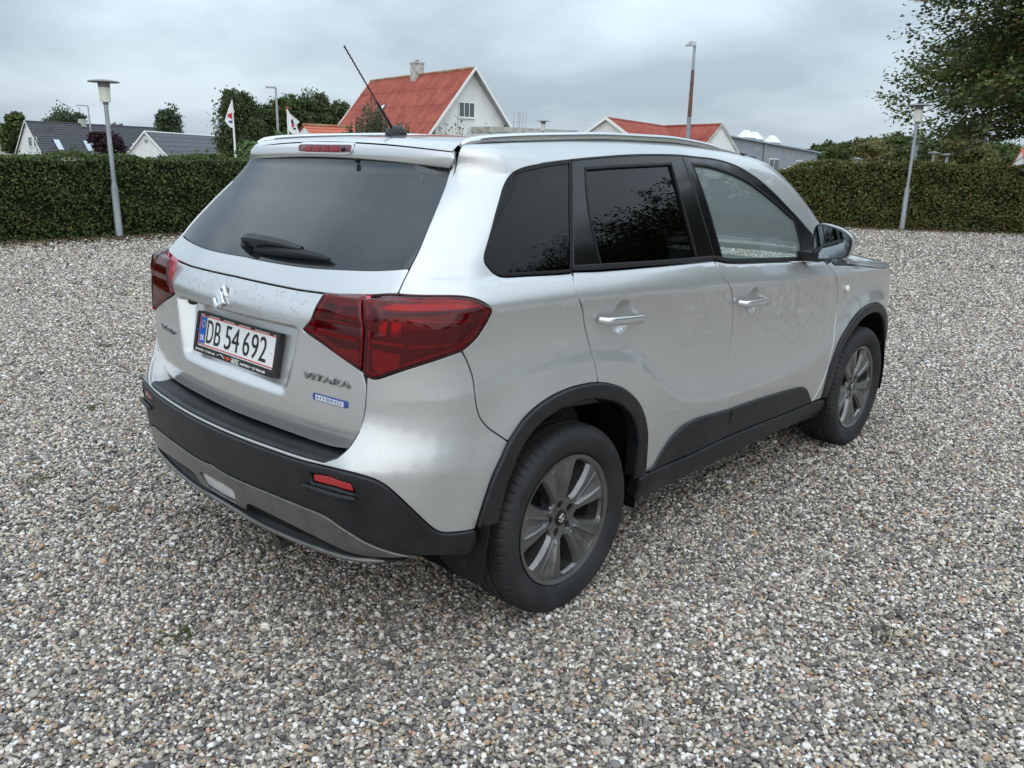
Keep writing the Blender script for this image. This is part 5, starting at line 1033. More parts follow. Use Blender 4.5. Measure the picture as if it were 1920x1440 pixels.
# roof
xr=np.linspace(-.225,1.58,40); 
seamx=lambda y:-.085-.165*(np.abs(y)/.588)**2.2
rr=-(.588-.012*sst(.3,1.5,xr))
yseam=np.linspace(-.588,.588,40)
roof_o=ol(np.c_[xr,rr],np.array([(1.58,rr[-1]),(1.56,0),(1.58,-rr[-1])]),np.c_[xr[::-1],-rr[::-1]],np.c_[seamx(yseam),yseam][::-1],ds=.02)
pobj('roof',patch(roof_o,mp='top',res=.02,gap=.002),paint,car)
# ------------------------------------------------------------------ tailgate
tail=part('tailgate',car)
yt=np.linspace(-1,1,60)
yef=lambda u: np.minimum(np.abs(UC-u),.35+np.maximum(np.abs(UC-u)-.35,0)*.455)
zc_=lambda u,z: z-.075*yef(u)**2                      # heights drop towards the corners
def arcz(z,u0=.672,n=24): return np.array([(u,zc_(u,z)) for u in np.linspace(UC,u0,n)])
tg0=S['tailgap']
ca=to_u(solve_top(np.array([-.285]),np.array([-.572]),0.))[0]
sp_half=np.vstack([arcz(1.556,.668),[(.657,zc_(.657,1.540)),(.668,zc_(.668,1.520)),(.684,zc_(.684,1.506))],arcz(1.5035,.690)[::-1]])
brk_o=half(np.array([(UC,1.549),(1.40,1.549),(1.372,1.547),(1.365,1.535),(1.372,1.519),(1.40,1.5145),(UC,1.5135)]))
brk_s=symm(brk_o)
fp=patch(symm(sp_half),[brk_s],gap=0.,rad=.005,depth=.010,res=.012,bump=2.)
Pf=solve(arcz(1.556,.672)[:,0],arcz(1.556,.672)[:,1],2.)
ye=np.r_[Pf[:,1],-Pf[::-1,1]]; xe=np.r_[Pf[:,0],Pf[::-1,0]]; o_=np.argsort(ye); ye,xe=ye[o_],xe[o_]
ymax=.576
nyy=61; nxx=14; Y=np.linspace(-ymax,ymax,nyy); XE=np.interp(Y,ye,xe)+.001
q=np.array([(XE[i]+(seamx(Y[i])-XE[i]-.002)*j/(nxx-1),Y[i]) for i in range(nyy) for j in range(nxx)])
Xq,nq=evalp(q,'top',2.,0.,None)
ff=np.array([(i*nxx+j,i*nxx+j+1,(i+1)*nxx+j+1,(i+1)*nxx+j) for i in range(nyy-1) for j in range(nxx-1)])
ft=np.vstack([ff[:,[0,1,2]],ff[:,[0,2,3]]])
pobj('spoiler',merge(fp,(Xq,ft,nq)),paint,tail)
lo_=arcz(1.5045,.690)[::-1]; lo_=np.vstack([lo_,lo_[::-1][1:]*[-1,1]+[2*UC,0]]); PA=solve(lo_[:,0],lo_[:,1],2.)+[.004,0,0]; PB=solve(lo_[:,0],lo_[:,1],0.)+[.012,0,.001]
m=MB(); k=len(lo_); m.add(list(PA)+list(PB),[(i,i+1,k+i+1,k+i) for i in range(k-1)]); m.obj('spoiler_underside',paint,tail)
pobj('high_brake_lamp',patch(brk_s,off=.001,gap=.002,rad=.003,res=.02,bump=2.),pmat('brake_lens',(.10,.004,.008),.2,0,.25),tail)
bz=patch(brk_s,[inset(brk_s if area(brk_s)>0 else brk_s[::-1],.004)],off=.003,gap=-.002,rad=.001,res=.03,depth=.004,bump=2.); pobj('lamp_bezel',bz,paint,tail)
for k in range(4):
    u0=1.44+.052*k; sq=np.array([(u0,1.522),(u0+.040,1.522),(u0+.042,1.541),(u0+.002,1.541)])
    pobj('lamp_segment',patch(ol(*[np.array([sq[i],sq[(i+1)%4]]) for i in range(4)],ds=.01),off=.0025,gap=0,rad=.001,res=.02,depth=.003,bump=2.),brakeseg,tail)
# upper tailgate panel (glass surround), glass, lower panel
gl_bot=np.vstack([[S['tailgap'][7]+[.006,0]],cutc(S['glassbot'])[1:]])
gl_top=cutc(np.array([(.692,1.4785),(.74,1.483),(.8734,1.488),(1.0398,1.495),(1.2652,1.501),(1.4717,1.5035),(1.56,1.504)]))
tgu=S['tailgap']
gl_half=half(gl_top[::-1]+[0,.012],np.vstack([[gl_top[0]+[0,.012]],tgu[4:8]+[.004,0]]),gl_bot)
pobj('rear_window',patch(symm(gl_half),off=-.004,gap=.0,rad=.002,depth=.008,res=.02,disp=lambda q:.018*sst(1.38,1.495,q[:,1]+.075*yef(q[:,0])**2)*sst(.80,.55,np.abs(q[:,0]-UC))),glass_r,tail)
seamc=cutc(S['seam']); seamc[:,1]=np.interp(seamc[:,0],[1.0,1.18,1.5281],[1.1264,1.1235,1.127])
up_half=half(gl_bot[::-1],np.vstack([[gl_bot[0]],tgu[7:]]),np.vstack([tgu[-1],S['lampgap'][0]+[0,.003]]),np.vstack([S['lampgap'][0]+[0,.003],S['lampA_top'][::-1][1:]]),seamc)
pobj('tailgate_upper_panel',patch(symm(up_half),res=.014,gap=.0013,rad=.0025,disp=lambda q:.0015+.006*sst(1.17,1.20,q[:,1])*0),paint,tail)
LEDZ=1.0195
def tgdisp(q):
    y=np.abs(q[:,0]-UC); z=q[:,1]
    ye=np.interp(z,[.80,1.02],[.345,.400]); s=sst(ye,ye-.055,y)
    d=np.interp(z,[.800,.808,.835,1.012,1.0195,1.03],[0,.003,.030,.058,.0,.0]) 
    return -s*d-.009*sst(.738,.680,z)-.003*sst(.752,.735,z)
low_half=half(seamc[::-1],np.vstack([seamc[0],S['lampA_in'][1:]]),S['lampA_bot'],np.vstack([S['lampA_bot'][-1],S['tg_gap'][1:]]),np.vstack([S['tg_gap'][-1],cutc(S['tg_bot'])[1:]]))
crz=lambda z: np.array([(UC-.42,z),(UC+.42,z)])
pobj('tailgate_panel',patch(symm(low_half),res=.0105,gap=.0017,rad=.003,disp=tgdisp,creases=[crz(LEDZ),crz(1.012),crz(.835),crz(.808),crz(1.062),crz(.738)]),paint,tail)
# ------------------------------------------------------------------ tail lamps
lampB=ol(S['lampgap'],S['lampbotC'][::-1],S['lampbotB'][::-1],S['lamptopB'][::-1],np.vstack([S['lamptopB'][0],S['lampgap'][0]]))
lampA=ol(S['lampA_top'][:3],S['lampgap'][2:],S['lampA_bot'][::-1],S['lampA_in'][::-1])
def lampdisp(q):
    z=q[:,1]; r=sst(.62,.80,q[:,0])
    return r*.026*np.clip((z-1.055)/.055,0,1)*(1-np.clip((z-1.110)/.03,0,1))
for sgn in (1,-1):
    fl=(lambda p:p) if sgn==1 else flipY
    tl=part('tail_lamp',car)
    for o in (lampA,lampB):
        o=o if area(o)>0 else o[::-1]
        pobj('lens',fl(patch(o,off=.011,rad=.010,gap=.0015,depth=.022,res=.010,disp=lampdisp)),lens,tl)
        pobj('lamp_housing',fl(patch(o,off=-.028,rad=.003,gap=.002,depth=-.012,res=.016)),lens_dk,tl)
        pobj('light_guide',fl(patch(inset(o,.010),[inset(o,.0155)],off=-.001,rad=.0015,gap=0,depth=.02,res=.02,disp=lampdisp)),lens_in,tl)
    # reflex panels, inner reflectors, and pale upper bands painted as sky sheen
    for pl,mt,of in (([(1.000,1.129),(.880,1.139),(.880,1.112),(1.018,1.105)],lens_sheen,-.004),([(.845,1.124),(.80,1.140),(.64,1.143),(.56,1.134),(.51,1.112),(.62,1.110),(.845,1.108)],lens_sheen,-.004),([(1.030,.978),(.905,.990),(.893,.985),(.890,.948),(.905,.952)],reflexm,-.006),([(.840,1.000),(.760,.990),(.752,.975),(.765,.952),(.815,.932),(.838,.940)],reflexm,-.004),
                  ([(1.085,1.032),(.905,1.022),(.905,1.008),(1.07,1.016)],lens_in,-.012),([(1.065,1.062),(.93,1.058),(.93,1.052),(1.068,1.056)],lens_in,-.018),([(.842,1.025),(.742,1.018),(.742,1.010),(.842,1.015)],lens_in,-.008),
                  ([(.830,1.085),(.800,1.085),(.800,1.035),(.830,1.035)],lampchr,-.015),([(.79,1.085),(.755,1.083),(.755,1.033),(.79,1.034)],lampchr,-.02),([(1.02,1.09),(.93,1.09),(.93,1.07),(1.035,1.07)],lampchr,-.022),
                  ([(.735,1.09),(.54,1.075),(.54,1.069),(.735,1.083)],lens_in,-.012),([(.735,1.01),(.60,1.012),(.60,1.006),(.735,1.003)],lens_in,-.016)):
        pl=np.array(pl); pobj('lamp_reflector',fl(patch(ol(*[np.array([pl[i],pl[(i+1)%len(pl)]]) for i in range(len(pl))],ds=.012),off=of,rad=.003,gap=0,depth=.012,res=.015)),mt,tl)
n_,l_,b_=nodes(reflexm); tcx=n_.new('ShaderNodeTexCoord'); vv=n_.new('ShaderNodeTexVoronoi'); vv.inputs['Scale'].default_value=260; l_.new(tcx.outputs['Object'],vv.inputs['Vector'])
bp_=n_.new('ShaderNodeBump'); bp_.inputs['Strength'].default_value=.7; bp_.inputs['Distance'].default_value=.002; l_.new(vv.outputs['Distance'],bp_.inputs['Height']); l_.new(bp_.outputs[0],b_.inputs['Normal'])
# ------------------------------------------------------------------ rear bumper
bump_=part('rear_bumper',car)
bltop=cutc(S['bl_top']); bline=cutc(S['blackline'][::-1])   # from the side to the centre
bh=half(bltop[::-1],np.array([bltop[0],S['tg_gap'][-1]]),S['tg_gap'][::-1],S['lampbotC'][::-1],S['bumpsplit'],S['archC'][::-1],bline)
pobj('painted_bumper',patch(symm(bh),bump=1.,res=.012,gap=.0014,rad=.003,creases=[S['crease']]),paint,bump_)
gp=spl(np.vstack([S['tg_gap'][4:],[S['bl_top'][0]]]),.012); PA=solve(gp[:,0],gp[:,1],1.); PB=solve(gp[:,0]+.004,gp[:,1],0.)+[.03,0,0]
for sg in (1,-1):
    m=MB(); k=len(gp); m.add([p*[1,sg,1] for p in PA]+[p*[1,sg,1] for p in PB],[(i,i+1,k+i+1,k+i) for i in range(k-1)]); m.obj('bumper_return',paint,bump_,60)
sk=cutc(S['skidtop'][::-1])
refl=ol(*[np.array([S['refl'][i],S['refl'][(i+1)%7]]) for i in range(7)],ds=.012); refm=refl.copy(); refm[:,0]=2*UC-refm[:,0]
bk=half(bline[::-1],np.array([bline[0],(.528,.40)]),np.array([(.528,.40),S['blackbot'][-1]]),S['blackbot'][::-1],sk)
pobj('bumper_cladding',patch(symm(bk),[refl,refm],bump=1.,off=.006,res=.014,gap=.001,rad=.008,depth=.03),trim,bump_)
for rf in (refl,refm):
    pobj('reflector',patch(rf,bump=1.,off=-.001,res=.012,gap=.002,rad=.003),reflexm,bump_)
    zc=rf[:,1].min(); us=rf[:,0]; ub=np.linspace(us.min()-.006,us.max()+.03 if us.mean()<UC else us.max()+.006,14)
    m=MB(); m.tube([surfpt(u,zc-.014+0*u,1.,.012)[0] for u in ub],[.003]+[.008]*12+[.003],10); m.obj('reflector_lip',trim,bump_,60)
# grey skid with lamp, dark slots and bright lip
skb=np.array([(UC-.155,.392),(UC-.170,.415),(UC-.20,.428),(1.20,.425),(1.08,.415),(.97,.402),(.88,.3915),(.79,.3905),(.72,.3945)])
lampw=np.array([(UC,.457),(UC-.075,.457),(UC-.112,.452),(UC-.112,.436),(UC-.098,.402),(UC,.398)]); lw=symm(half(lampw[:3],lampw[2:5],lampw[4:]))
sh=half(sk[::-1],np.array([sk[0],skb[-1]]),skb[::-1],np.array([skb[0],(UC,.391)]))
pobj('skid_plate',patch(symm(sh),[lw],bump=1.,off=.010,res=.014,gap=.001,rad=.004,depth=.03),taupe,bump_)
pobj('reversing_lamp',patch(lw,bump=1.,off=.002,res=.014,gap=.001,rad=.004,depth=.03),clearl,bump_)
pobj('lamp_reflector',patch(lw,bump=1.,off=-.02,res=.03,gap=.001,rad=.002),pmat('reversing_reflector',(.8,.8,.8),.25,.8),bump_)
slot=ol(np.array([skb[1],skb[2],skb[3],skb[4],skb[5],skb[6]]),np.array([skb[6],(.90,.380),(1.10,.372),(1.30,.376),(UC-.155,.384)]),np.array([(UC-.155,.384),skb[1]]))
slot2=slot.copy(); slot2[:,0]=2*UC-slot2[:,0]
for s_ in (slot,slot2): pobj('bumper_slot',patch(s_,bump=1.,off=-.022,res=.03,gap=-.012,rad=.002),dark,bump_)
lipu=np.array([(.80,.388),(.86,.3845),(.93,.378),(1.05,.371),(1.20,.366),(1.36,.368),(UC-.1,.376),(UC,.379)])
lipp=[surfpt(u,z,1.,.016)[0] for u,z in spl(lipu,.03)]; lipp+= [p*[1,-1,1] for p in lipp[::-1][1:]]
for sg in (1,-1):
    uu=np.linspace(.74,UC,40); zs_=np.interp(uu,skb[::-1,0],skb[::-1,1]); zl=np.interp(uu,lipu[:,0],lipu[:,1]); PA=[surfpt(u,z+.012,1.,-.014)[0]*[1,sg,1] for u,z in zip(uu,zs_)]; PB=[surfpt(u,z,1.,-.010)[0]*[1,sg,1] for u,z in zip(uu,zl)]; PC=[surfpt(u,z-.004,1.,.014)[0]*[1,sg,1] for u,z in zip(uu,zl)]
    m=MB(); m.add(PA+PB+PC,[(i,i+1,40+i+1,40+i) for i in range(39)]+[(40+i,41+i,81+i,80+i) for i in range(39)]); m.obj('bumper_underside',trim,bump_)
m=MB(); n=len(lipp); m.tube(lipp,[.003]+[.009]*(n-2)+[.003],10,ell=(1.2,.9)); m.obj('skid_lip',taupe,bump_,60)
# step pad on the bumper
rows=[]; NYP=49
for y in np.linspace(-.585,.585,NYP):
    u=UC+y; lip=solve(np.array([u]),np.array([.661]),1.)[0]; tg=solve(np.array([u]),np.array([.680]),0.)[0]
    e=min(1,(.585-abs(y))/.03); xl=lip[0]+.004+.012*(1-e); xt=tg[0]+.035
    prof=[(xl+.001,.655),(xl,.661),(xl+.003,.6665),(xl+.009,.669),(xl+.02,.6692),(xl+.026,.6675),((xl+xt)/2,.6675),(xt,.672)]
    rows.append([(a,y,b) for a,b in prof])
m=MB(); k=len(rows[0]); m.add([p for r in rows for p in r],[(i*k+j,i*k+j+1,(i+1)*k+j+1,(i+1)*k+j) for i in range(NYP-1) for j in range(k-1)]); m.obj('step_pad',trim,bump_,40)
# ================================================================== the car: roof rails, mirrors, wheels, badges, inside
rail_shade=pmat('rail_shade_grey',(.11,.115,.12),.35)  # darker grey painted in for the shaded lower side of the rail
rail=pch([-.262,-.22,-.075,.18,.478,.82,1.087,1.388,1.46,1.50],[1.553,1.573,1.589,1.602,1.612,1.613,1.601,1.564,1.551,1.540])
for sg in (-1,1):
    m=MB(); rows=[]; brow=[]
    for x in np.r_[np.linspace(-.255,-.10,16),np.linspace(-.06,1.30,40),np.linspace(1.32,1.50,10)]:
        y=.585-.012*float(sst(.3,1.5,x)); zb=float(solve_top(np.array([x]),np.array([-y]))[0,2])-.004; zt=max(float(rail(x)),zb+.006); w=.017*min(1,.35+(x+.255)/.10,.35+(1.50-x)/.10)
        h=zt-zb; hb=max(0.,h-.024) if h>.012 else 0.; r=min(.008,(h-hb)*.45)
        prof=[(-w*.9,hb),(-w,hb+r),(-w*.95,h-r),(-w*.62,h-r*.25),(0,h),(w*.62,h-r*.25),(w*.95,h-r),(w,hb+r),(w*.9,hb)]
        rows.append([(x,sg*(y+a),zb+b) for a,b in prof]); brow.append([(x,sg*(y+a),zb+b) for a,b in ((-w*.80,-.004),(-w*.62,hb+.002),(w*.62,hb+.002),(w*.80,-.004))])
    k=len(rows[0]); m.add([p for r in rows for p in r],[(i*k+j,i*k+j+1,(i+1)*k+j+1,(i+1)*k+j) for i in range(len(rows)-1) for j in range(k-1)]+[tuple(range(k)),tuple((len(rows)-1)*k+j for j in range(k))])
    rl=m.obj('roof_rail',satin,car,35); m=MB(); m.add([p for r in brow for p in r],[(i*4+j,i*4+j+1,(i+1)*4+j+1,(i+1)*4+j) for i in range(len(brow)-1) for j in range(3)]); m.obj('rail_shade_side',rail_shade,rl,30)
    ft_=MB()
    for x0,x1 in ((1.46,1.505),):
        y=.585-.012*float(sst(.3,1.5,(x0+x1)/2)); za=[float(solve_top(np.array([x]),np.array([-y]))[0,2]) for x in (x0,x1)]
        ft_.add([(x0,sg*(y-.02),za[0]+.001),(x1,sg*(y-.02),za[1]+.001),(x1,sg*(y+.02),za[1]+.001),(x0,sg*(y+.02),za[0]+.001),(x0,sg*(y-.016),za[0]+.005),(x1,sg*(y-.016),za[1]+.005),(x1,sg*(y+.016),za[1]+.005),(x0,sg*(y+.016),za[0]+.005)],[(4,5,6,7),(0,1,5,4),(1,2,6,5),(2,3,7,6),(3,0,4,7)])
    ft_.obj('rail_foot',trim,rl)
# antenna
an=part('roof_antenna',car); m=MB()
ax,az=-.03,float(solve_top(np.array([-.03]),np.array([0.]))[0,2])-.001
rows=[];nA=24
for i in range(9):
    t=i/8*math.pi/2; h=.036*math.sin(t); s_=max(math.cos(t),.02)
    rows+=[(ax+.046*s_*math.cos(a)+.010*(1-s_),.031*s_*math.sin(a),az+h) for a in np.linspace(0,2*math.pi,nA,endpoint=False)]
m.add(rows,[(i*nA+k,i*nA+(k+1)%nA,(i+1)*nA+(k+1)%nA,(i+1)*nA+k) for i in range(8) for k in range(nA)]+[tuple(8*nA+k for k in range(nA))]); m.obj('antenna_base',trim,an,60)
A0=Vector((-.046,0,az+.022)); A1=Vector((-.248,0,1.868)); m=MB()
ts=[0,.02,.10,.32,.34,.36]; rr_=[.0065,.0062,.0056,.0048,.0036,.003]
m.tube([A0.lerp(A1,t) for t in ts],rr_,10)
n_=160; m.tube([A0.lerp(A1,.36+.63*i/n_)+Vector((.0007*math.cos(i*.55),.0007*math.sin(i*.55),0)) for i in range(n_+1)],.0027,8)
m.tube([A0.lerp(A1,.985),A0.lerp(A1,1.0)],.0036,8); m.obj('antenna_mast',rubber,an,60)
# washer nozzle and camera on the spoiler
def blob(c,r,sx=1,sy=1,sz=1,n=14):
    v=[];f=[]
    for i in range(n+1):
        t=math.pi*i/n
        for k in range(n): a=2*math.pi*k/n; v.append((c[0]+r*sx*math.sin(t)*math.cos(a),c[1]+r*sy*math.sin(t)*math.sin(a),c[2]+r*sz*math.cos(t)))
    for i in range(n):
        for k in range(n): f.append((i*n+k,i*n+(k+1)%n,(i+1)*n+(k+1)%n,(i+1)*n+k))
    return v,f
m=MB(); m.add(*blob((-.362,-.137,1.5325),.009)); m.obj('washer_nozzle',blackgloss,tail,80)
m=MB(); m.add(*blob((-.335,-.179,1.498),.011,1.2,1,.8)); m.obj('spoiler_button',rubber,tail,80)
# rear wiper
wp=part('rear_wiper',tail); m=MB()
arm=[Vector(surfpt(UC+y,z,0.,o)[0]) for y,z,o in ((.012,1.222,.032),(-.025,1.2245,.034),(-.10,1.2265,.030),(-.19,1.2255,.025),(-.275,1.222,.020))]
def slab(m,pts,w,h):
    """flat tapering bar along pts"""
    rows=[]
    for i,p in enumerate(pts):
        d=(pts[min(i+1,len(pts)-1)]-pts[max(i-1,0)]).normalized(); up=Vector((-.62,0,.78)); b=d.cross(up).normalized(); up=b.cross(d)
        ww,hh=w[i],h[i]
        rows+= [p+b*ww*q+up*hh*r for q,r in ((-1,-1),(-1,.5),(-.6,1),(.6,1),(1,.5),(1,-1))]
    n=len(pts); m.add(rows,[(i*6+k,i*6+(k+1)%6,(i+1)*6+(k+1)%6,(i+1)*6+k) for i in range(n-1) for k in range(6)]+[tuple(range(6))[::-1],tuple((n-1)*6+k for k in range(6))])
slab(m,arm,[.017,.018,.016,.013,.008],[.013,.014,.012,.010,.006]); m.obj('wiper_arm',trim,wp,30)
m=MB(); pv=surfpt(UC+.005,1.210,0.,0.)[0]; n0=surfpt(UC,1.210)[1]; m.tube([Vector(pv),Vector(pv)+Vector(n0)*.032],[.018,.015],16); m.obj('wiper_pivot',rubber,wp,40)
m=MB(); bl=[Vector(surfpt(UC+y,z,0.,o)[0]) for y,z,o in ((-.045,1.208,.013),(-.12,1.210,.016),(-.2,1.212,.017),(-.29,1.2125,.016),(-.375,1.2105,.011),(-.412,1.208,.009))]
slab(m,bl,[.009,.013,.015,.013,.009,.005],[.006,.009,.010,.009,.007,.004]); m.obj('wiper_blade',rubber,wp,30)
# wing mirrors
mp_=[(-.873,1.198),(-.874,1.235),(-.885,1.253),(-.900,1.256),(-.944,1.249),(-.986,1.237),(-1.018,1.219),(-1.033,1.201),(-1.038,1.178),(-1.034,1.149),(-1.022,1.122),(-.985,1.109),(-.93,1.104),(-.888,1.104),(-.877,1.135)]
mo=spl(np.array(mp_+mp_[:1]),.012)[:-1]; mc=mo.mean(0)
for sg in (1,-1):
    mr=part('wing_mirror',car); Y=lambda y: y*sg
    def ringm(x,s,dy=0,dz=0): return [(x,Y(mc[0]+(a-mc[0])*s+dy),mc[1]+(b-mc[1])*s+dz) for a,b in mo]
    n=len(mo)
    m=MB(); st=[(1.662,.985),(1.657,1.0),(1.664,1.015),(1.690,1.03)]; v=[]
    for x,s in st: v+=ringm(x,s)
    m.add(v,[(i*n+k,i*n+(k+1)%n,(i+1)*n+(k+1)%n,(i+1)*n+k) for i in range(len(st)-1) for k in range(n)])
    v=ringm(1.660,.985)+ringm(1.674,.93); m.add(v,[(k,(k+1)%n,n+(k+1)%n,n+k) for k in range(n)]); m.obj('mirror_surround',trim,mr,50)
    m=MB(); st=[(1.688,1.03),(1.70,1.045),(1.725,1.03),(1.755,.95),(1.775,.80),(1.787,.55),(1.792,.2)]; v=[]
    for x,s in st: v+=ringm(x,s)
    m.add(v,[(i*n+k,i*n+(k+1)%n,(i+1)*n+(k+1)%n,(i+1)*n+k) for i in range(len(st)-1) for k in range(n)]+[tuple((len(st)-1)*n+k for k in range(n))]); m.obj('mirror_shell',paint,mr,60)
    m=MB(); v=[(1.674-.14*((p[1]*sg)+.955)+.04*(p[2]-1.18),p[1],p[2]) for p in ringm(1.67,.955)]; m.add(v,[tuple(range(n))]); m.obj('mirror_glass',mirrorm,mr)
    m=MB(); m.box((1.66,-.905,1.088),(1.75,-.80,1.128)) if sg==1 else m.box((1.66,.80,1.088),(1.75,.905,1.128)); m.obj('mirror_foot',trim,mr)
    # black triangle trim at the base of the windscreen pillar, and side repeater
    sp_=MB(); P=[surfpt(-x,z,0.,.004)[0]*[1,sg,1] for x,z in ((2.02,1.075),(2.13,1.062),(2.15,1.040),(2.06,1.048))]; pass
    P,nn=surfpt(-2.163,.912,0.,.004); m=MB(); m.add(*blob((P[0],P[1]*sg,P[2]),.019,1,.5,1)); m.obj('side_repeater',amberc,car,80)
# ------------------------------------------------------------------ emblem polygon, lettering
EMB=[(.62,1.0),(.04,.667),(.58,.19),(.46,.19),(.33,.26),(.22,.36),(.16,.41),(0,.376),(.38,0),(.96,.333),(.42,.81),(.54,.81),(.67,.74),(.78,.64),(.84,.59),(1,.624)]
def frame_on(u,z,bump=0.,off=0.):
    P,n=surfpt(u,z,bump,off); n=Vector(tuple(n)); x=Vector((0,0,1)).cross(n)   # text runs to the viewer's right
    x.normalize(); y=n.cross(x); P=Vector(tuple(P))
    return Matrix(((x.x,y.x,n.x,P.x),(x.y,y.y,n.y,P.y),(x.z,y.z,n.z,P.z),(0,0,0,1)))
def emblem(name,M,size,h,mat,parent,bev=.15):
    """raised S emblem with bevelled edges"""
    m=MB(); P=[((a-.5)*size,(b-.5)*size) for a,b in EMB]; P=np.array(P)
    if area(P)<0: P=P[::-1]
    Q=inset(P,size*bev*.2)
    n=len(P); v=[(a,b,0) for a,b in P]+[(a,b,h*.6) for a,b in P]+[(a,b,h) for a,b in Q]
    co,_,fs,_,_,_=delaunay_2d_cdt([Vector(q) for q in Q],[(i,(i+1)%n) for i in range(n)],[],1,1e-7)
    m.add([M@Vector(q) for q in v],[(i*n+k,i*n+(k+1)%n,(i+1)*n+(k+1)%n,(i+1)*n+k) for i in range(2) for k in range(n)])
    m.add([M@Vector((q.x,q.y,h)) for q in co],[tuple(f) for f in fs]); return m.obj(name,mat,parent)
def text(name,s,M,height,mat,parent,depth=.0005,sx=1.,shear=0.,bold=0.,bevel=0.,align='LEFT',width=None,space=1.):
    c=bpy.data.curves.new(name,'FONT'); c.body=s; c.size=1; c.extrude=0; c.offset=bold; c.shear=shear; c.align_x=align; c.space_character=space; c.resolution_u=4
    o=bpy.data.objects.new(name,c); COL.objects.link(o); dg=bpy.context.evaluated_depsgraph_get(); c.extrude=.05; dg.update()
    me=bpy.data.meshes.new_from_object(o.evaluated_get(dg)); bpy.data.objects.remove(o); bpy.data.curves.remove(c)
    co=np.empty(len(me.vertices)*3); me.vertices.foreach_get('co',co); co=co.reshape(-1,3)
    h0=co[:,1].min(); hh=co[:,1].max()-h0; k=height/hh; co[:,1]=(co[:,1]-h0)*k
    w0=co[:,0].min(); w=co[:,0].max()-w0; kx=(width/w if width else k*sx)
    if align=='CENTER': co[:,0]=(co[:,0]-w0-w/2)*kx
    else: co[:,0]=(co[:,0]-w0)*kx
    co[:,2]=(co[:,2]+.05)/.10*depth
    me.vertices.foreach_set('co',co.ravel()); me.transform(M); me.update(); me.name=name
    return link(name,me,mat,parent)
emblem('emblem',frame_on(1.5551,1.060,0.,.001)@Matrix.Rotation(-.05,4,'Z'),.086,.010,chrome,tail)
text('model_lettering','VITARA',frame_on(1.006,.888,0.,.0005)@Matrix.Translation((-.092,-.010,0)),.0205,bchrome,tail,.006,width=.184,shear=.18,bold=.012,space=1.10)
text('maker_lettering','SUZUKI',frame_on(2.008,.883,0.,.0005)@Matrix.Translation((-.070,-.010,0)),.0205,bchrome,tail,.006,width=.140,bold=.008,space=1.05)
HM=frame_on(.992,.829,0.,.0008)@Matrix.Rotation(-.02,4,'Z')
m=MB(); m.prism([(-.070,-.008),(-.066,-.0105),(.066,-.0105),(.070,-.008),(.070,.008),(.066,.0105),(-.066,.0105),(-.070,.008)],0,.002,HM); m.obj('hybrid_badge',badgeb,tail)
m=MB(); m.prism([(-.058,-.0085),(.056,-.0085),(.056,.006),(.0,.006),(-.004,.0068),(-.058,.0068)],.002,.003,HM); m.obj('badge_plate',bplate,tail)
text('badge_lettering','HYBRID',HM@Matrix.Translation((-.052,-.0055,.003)),.0100,badgeb,tail,.0006,width=.100,bold=.0,space=1.08)
# reversing camera under the ledge
m=MB(); P=surfpt(UC+.305,1.008,0.,-.028)[0]; m.add(*blob((P[0],P[1],P[2]),.016,1,1.5,.7)); m.obj('rear_camera',blackgloss,tail,80)
# mud flaps
for sg in (-1,1):
    for x0,poly in ((-.425,[(.90,.46),(.885,.36),(.872,.276),(.862,.256),(.845,.250),(.75,.254),(.690,.276),(.676,.30),(.676,.44)]),(2.05,[(.880,.46),(.880,.319),(.873,.214),(.853,.185),(.756,.19),(.70,.20),(.69,.45)])):
        m=MB(); M=Matrix(((0,0,1,x0),(sg,0,0,0),(0,1,0,0),(0,0,0,1))); m.prism(poly,-.003,.003,M); fp_=m.obj('mud_flap',rubber,car)
        if x0<0: emblem('flap_emblem',Matrix(((0,0,-1,x0-.003),(-1,0,0,sg*.79),(0,1,0,.301),(0,0,0,1))),.042,.002,trim,fp_)
# ------------------------------------------------------------------ number plate
T0=Vector((-.701,0,.980)); B0=Vector((-.731,0,.842)); up=(T0-B0).normalized(); right=Vector((0,-1,0)); nrm=right.cross(up)
Cc=(T0+B0)/2; PM=Matrix(((right.x,up.x,nrm.x,Cc.x),(right.y,up.y,nrm.y,Cc.y),(right.z,up.z,nrm.z,Cc.z),(0,0,0,1)))
pl_=part('number_plate',car); HW,HH=.265,.0705
def rrect(w0,w1,h0,h1,r,n=5):
    o=[]
    for cx,cy,a0 in ((w1-r,h1-r,0),(w0+r,h1-r,90),(w0+r,h0+r,180),(w1-r,h0+r,270)):
        o+=[(cx+r*math.cos(math.radians(a0+90*i/n)),cy+r*math.sin(math.radians(a0+90*i/n))) for i in range(n+1)]
    return o
def frame2(m,o,i_,h0,h1,M):
    n=len(o); v=[M@Vector((a,b,h)) for P,h in ((o,h0),(o,h1),(i_,h1),(i_,h0)) for a,b in P]
    m.add(v,[(r*n+k,r*n+(k+1)%n,((r+1)%4)*n+(k+1)%n,((r+1)%4)*n+k) for r in range(3) for k in range(n)])
m=MB(); frame2(m,rrect(-HW,HW,-HH,HH,.010),rrect(-.2475,.2475,-.0475,.0625,.006),-.012,.006,PM); m.prism(rrect(-HW+.004,HW-.004,-HH+.004,HH-.004,.008),-.014,-.004,PM)
for x in (-.20,-.10,.0,.10,.215): m.box((x-.010,.0595,.0),(x+.010,.066,.0062),0,PM)
m.obj('plate_holder',pmat('holder_black',(.014,.014,.015),.4),pl_)
pc=.0075; pw,ph=.252,.0575
m=MB(); m.prism(rrect(-pw,pw,pc-ph,pc+ph,.006),-.003,.001,PM); m.obj('plate',platew,pl_)
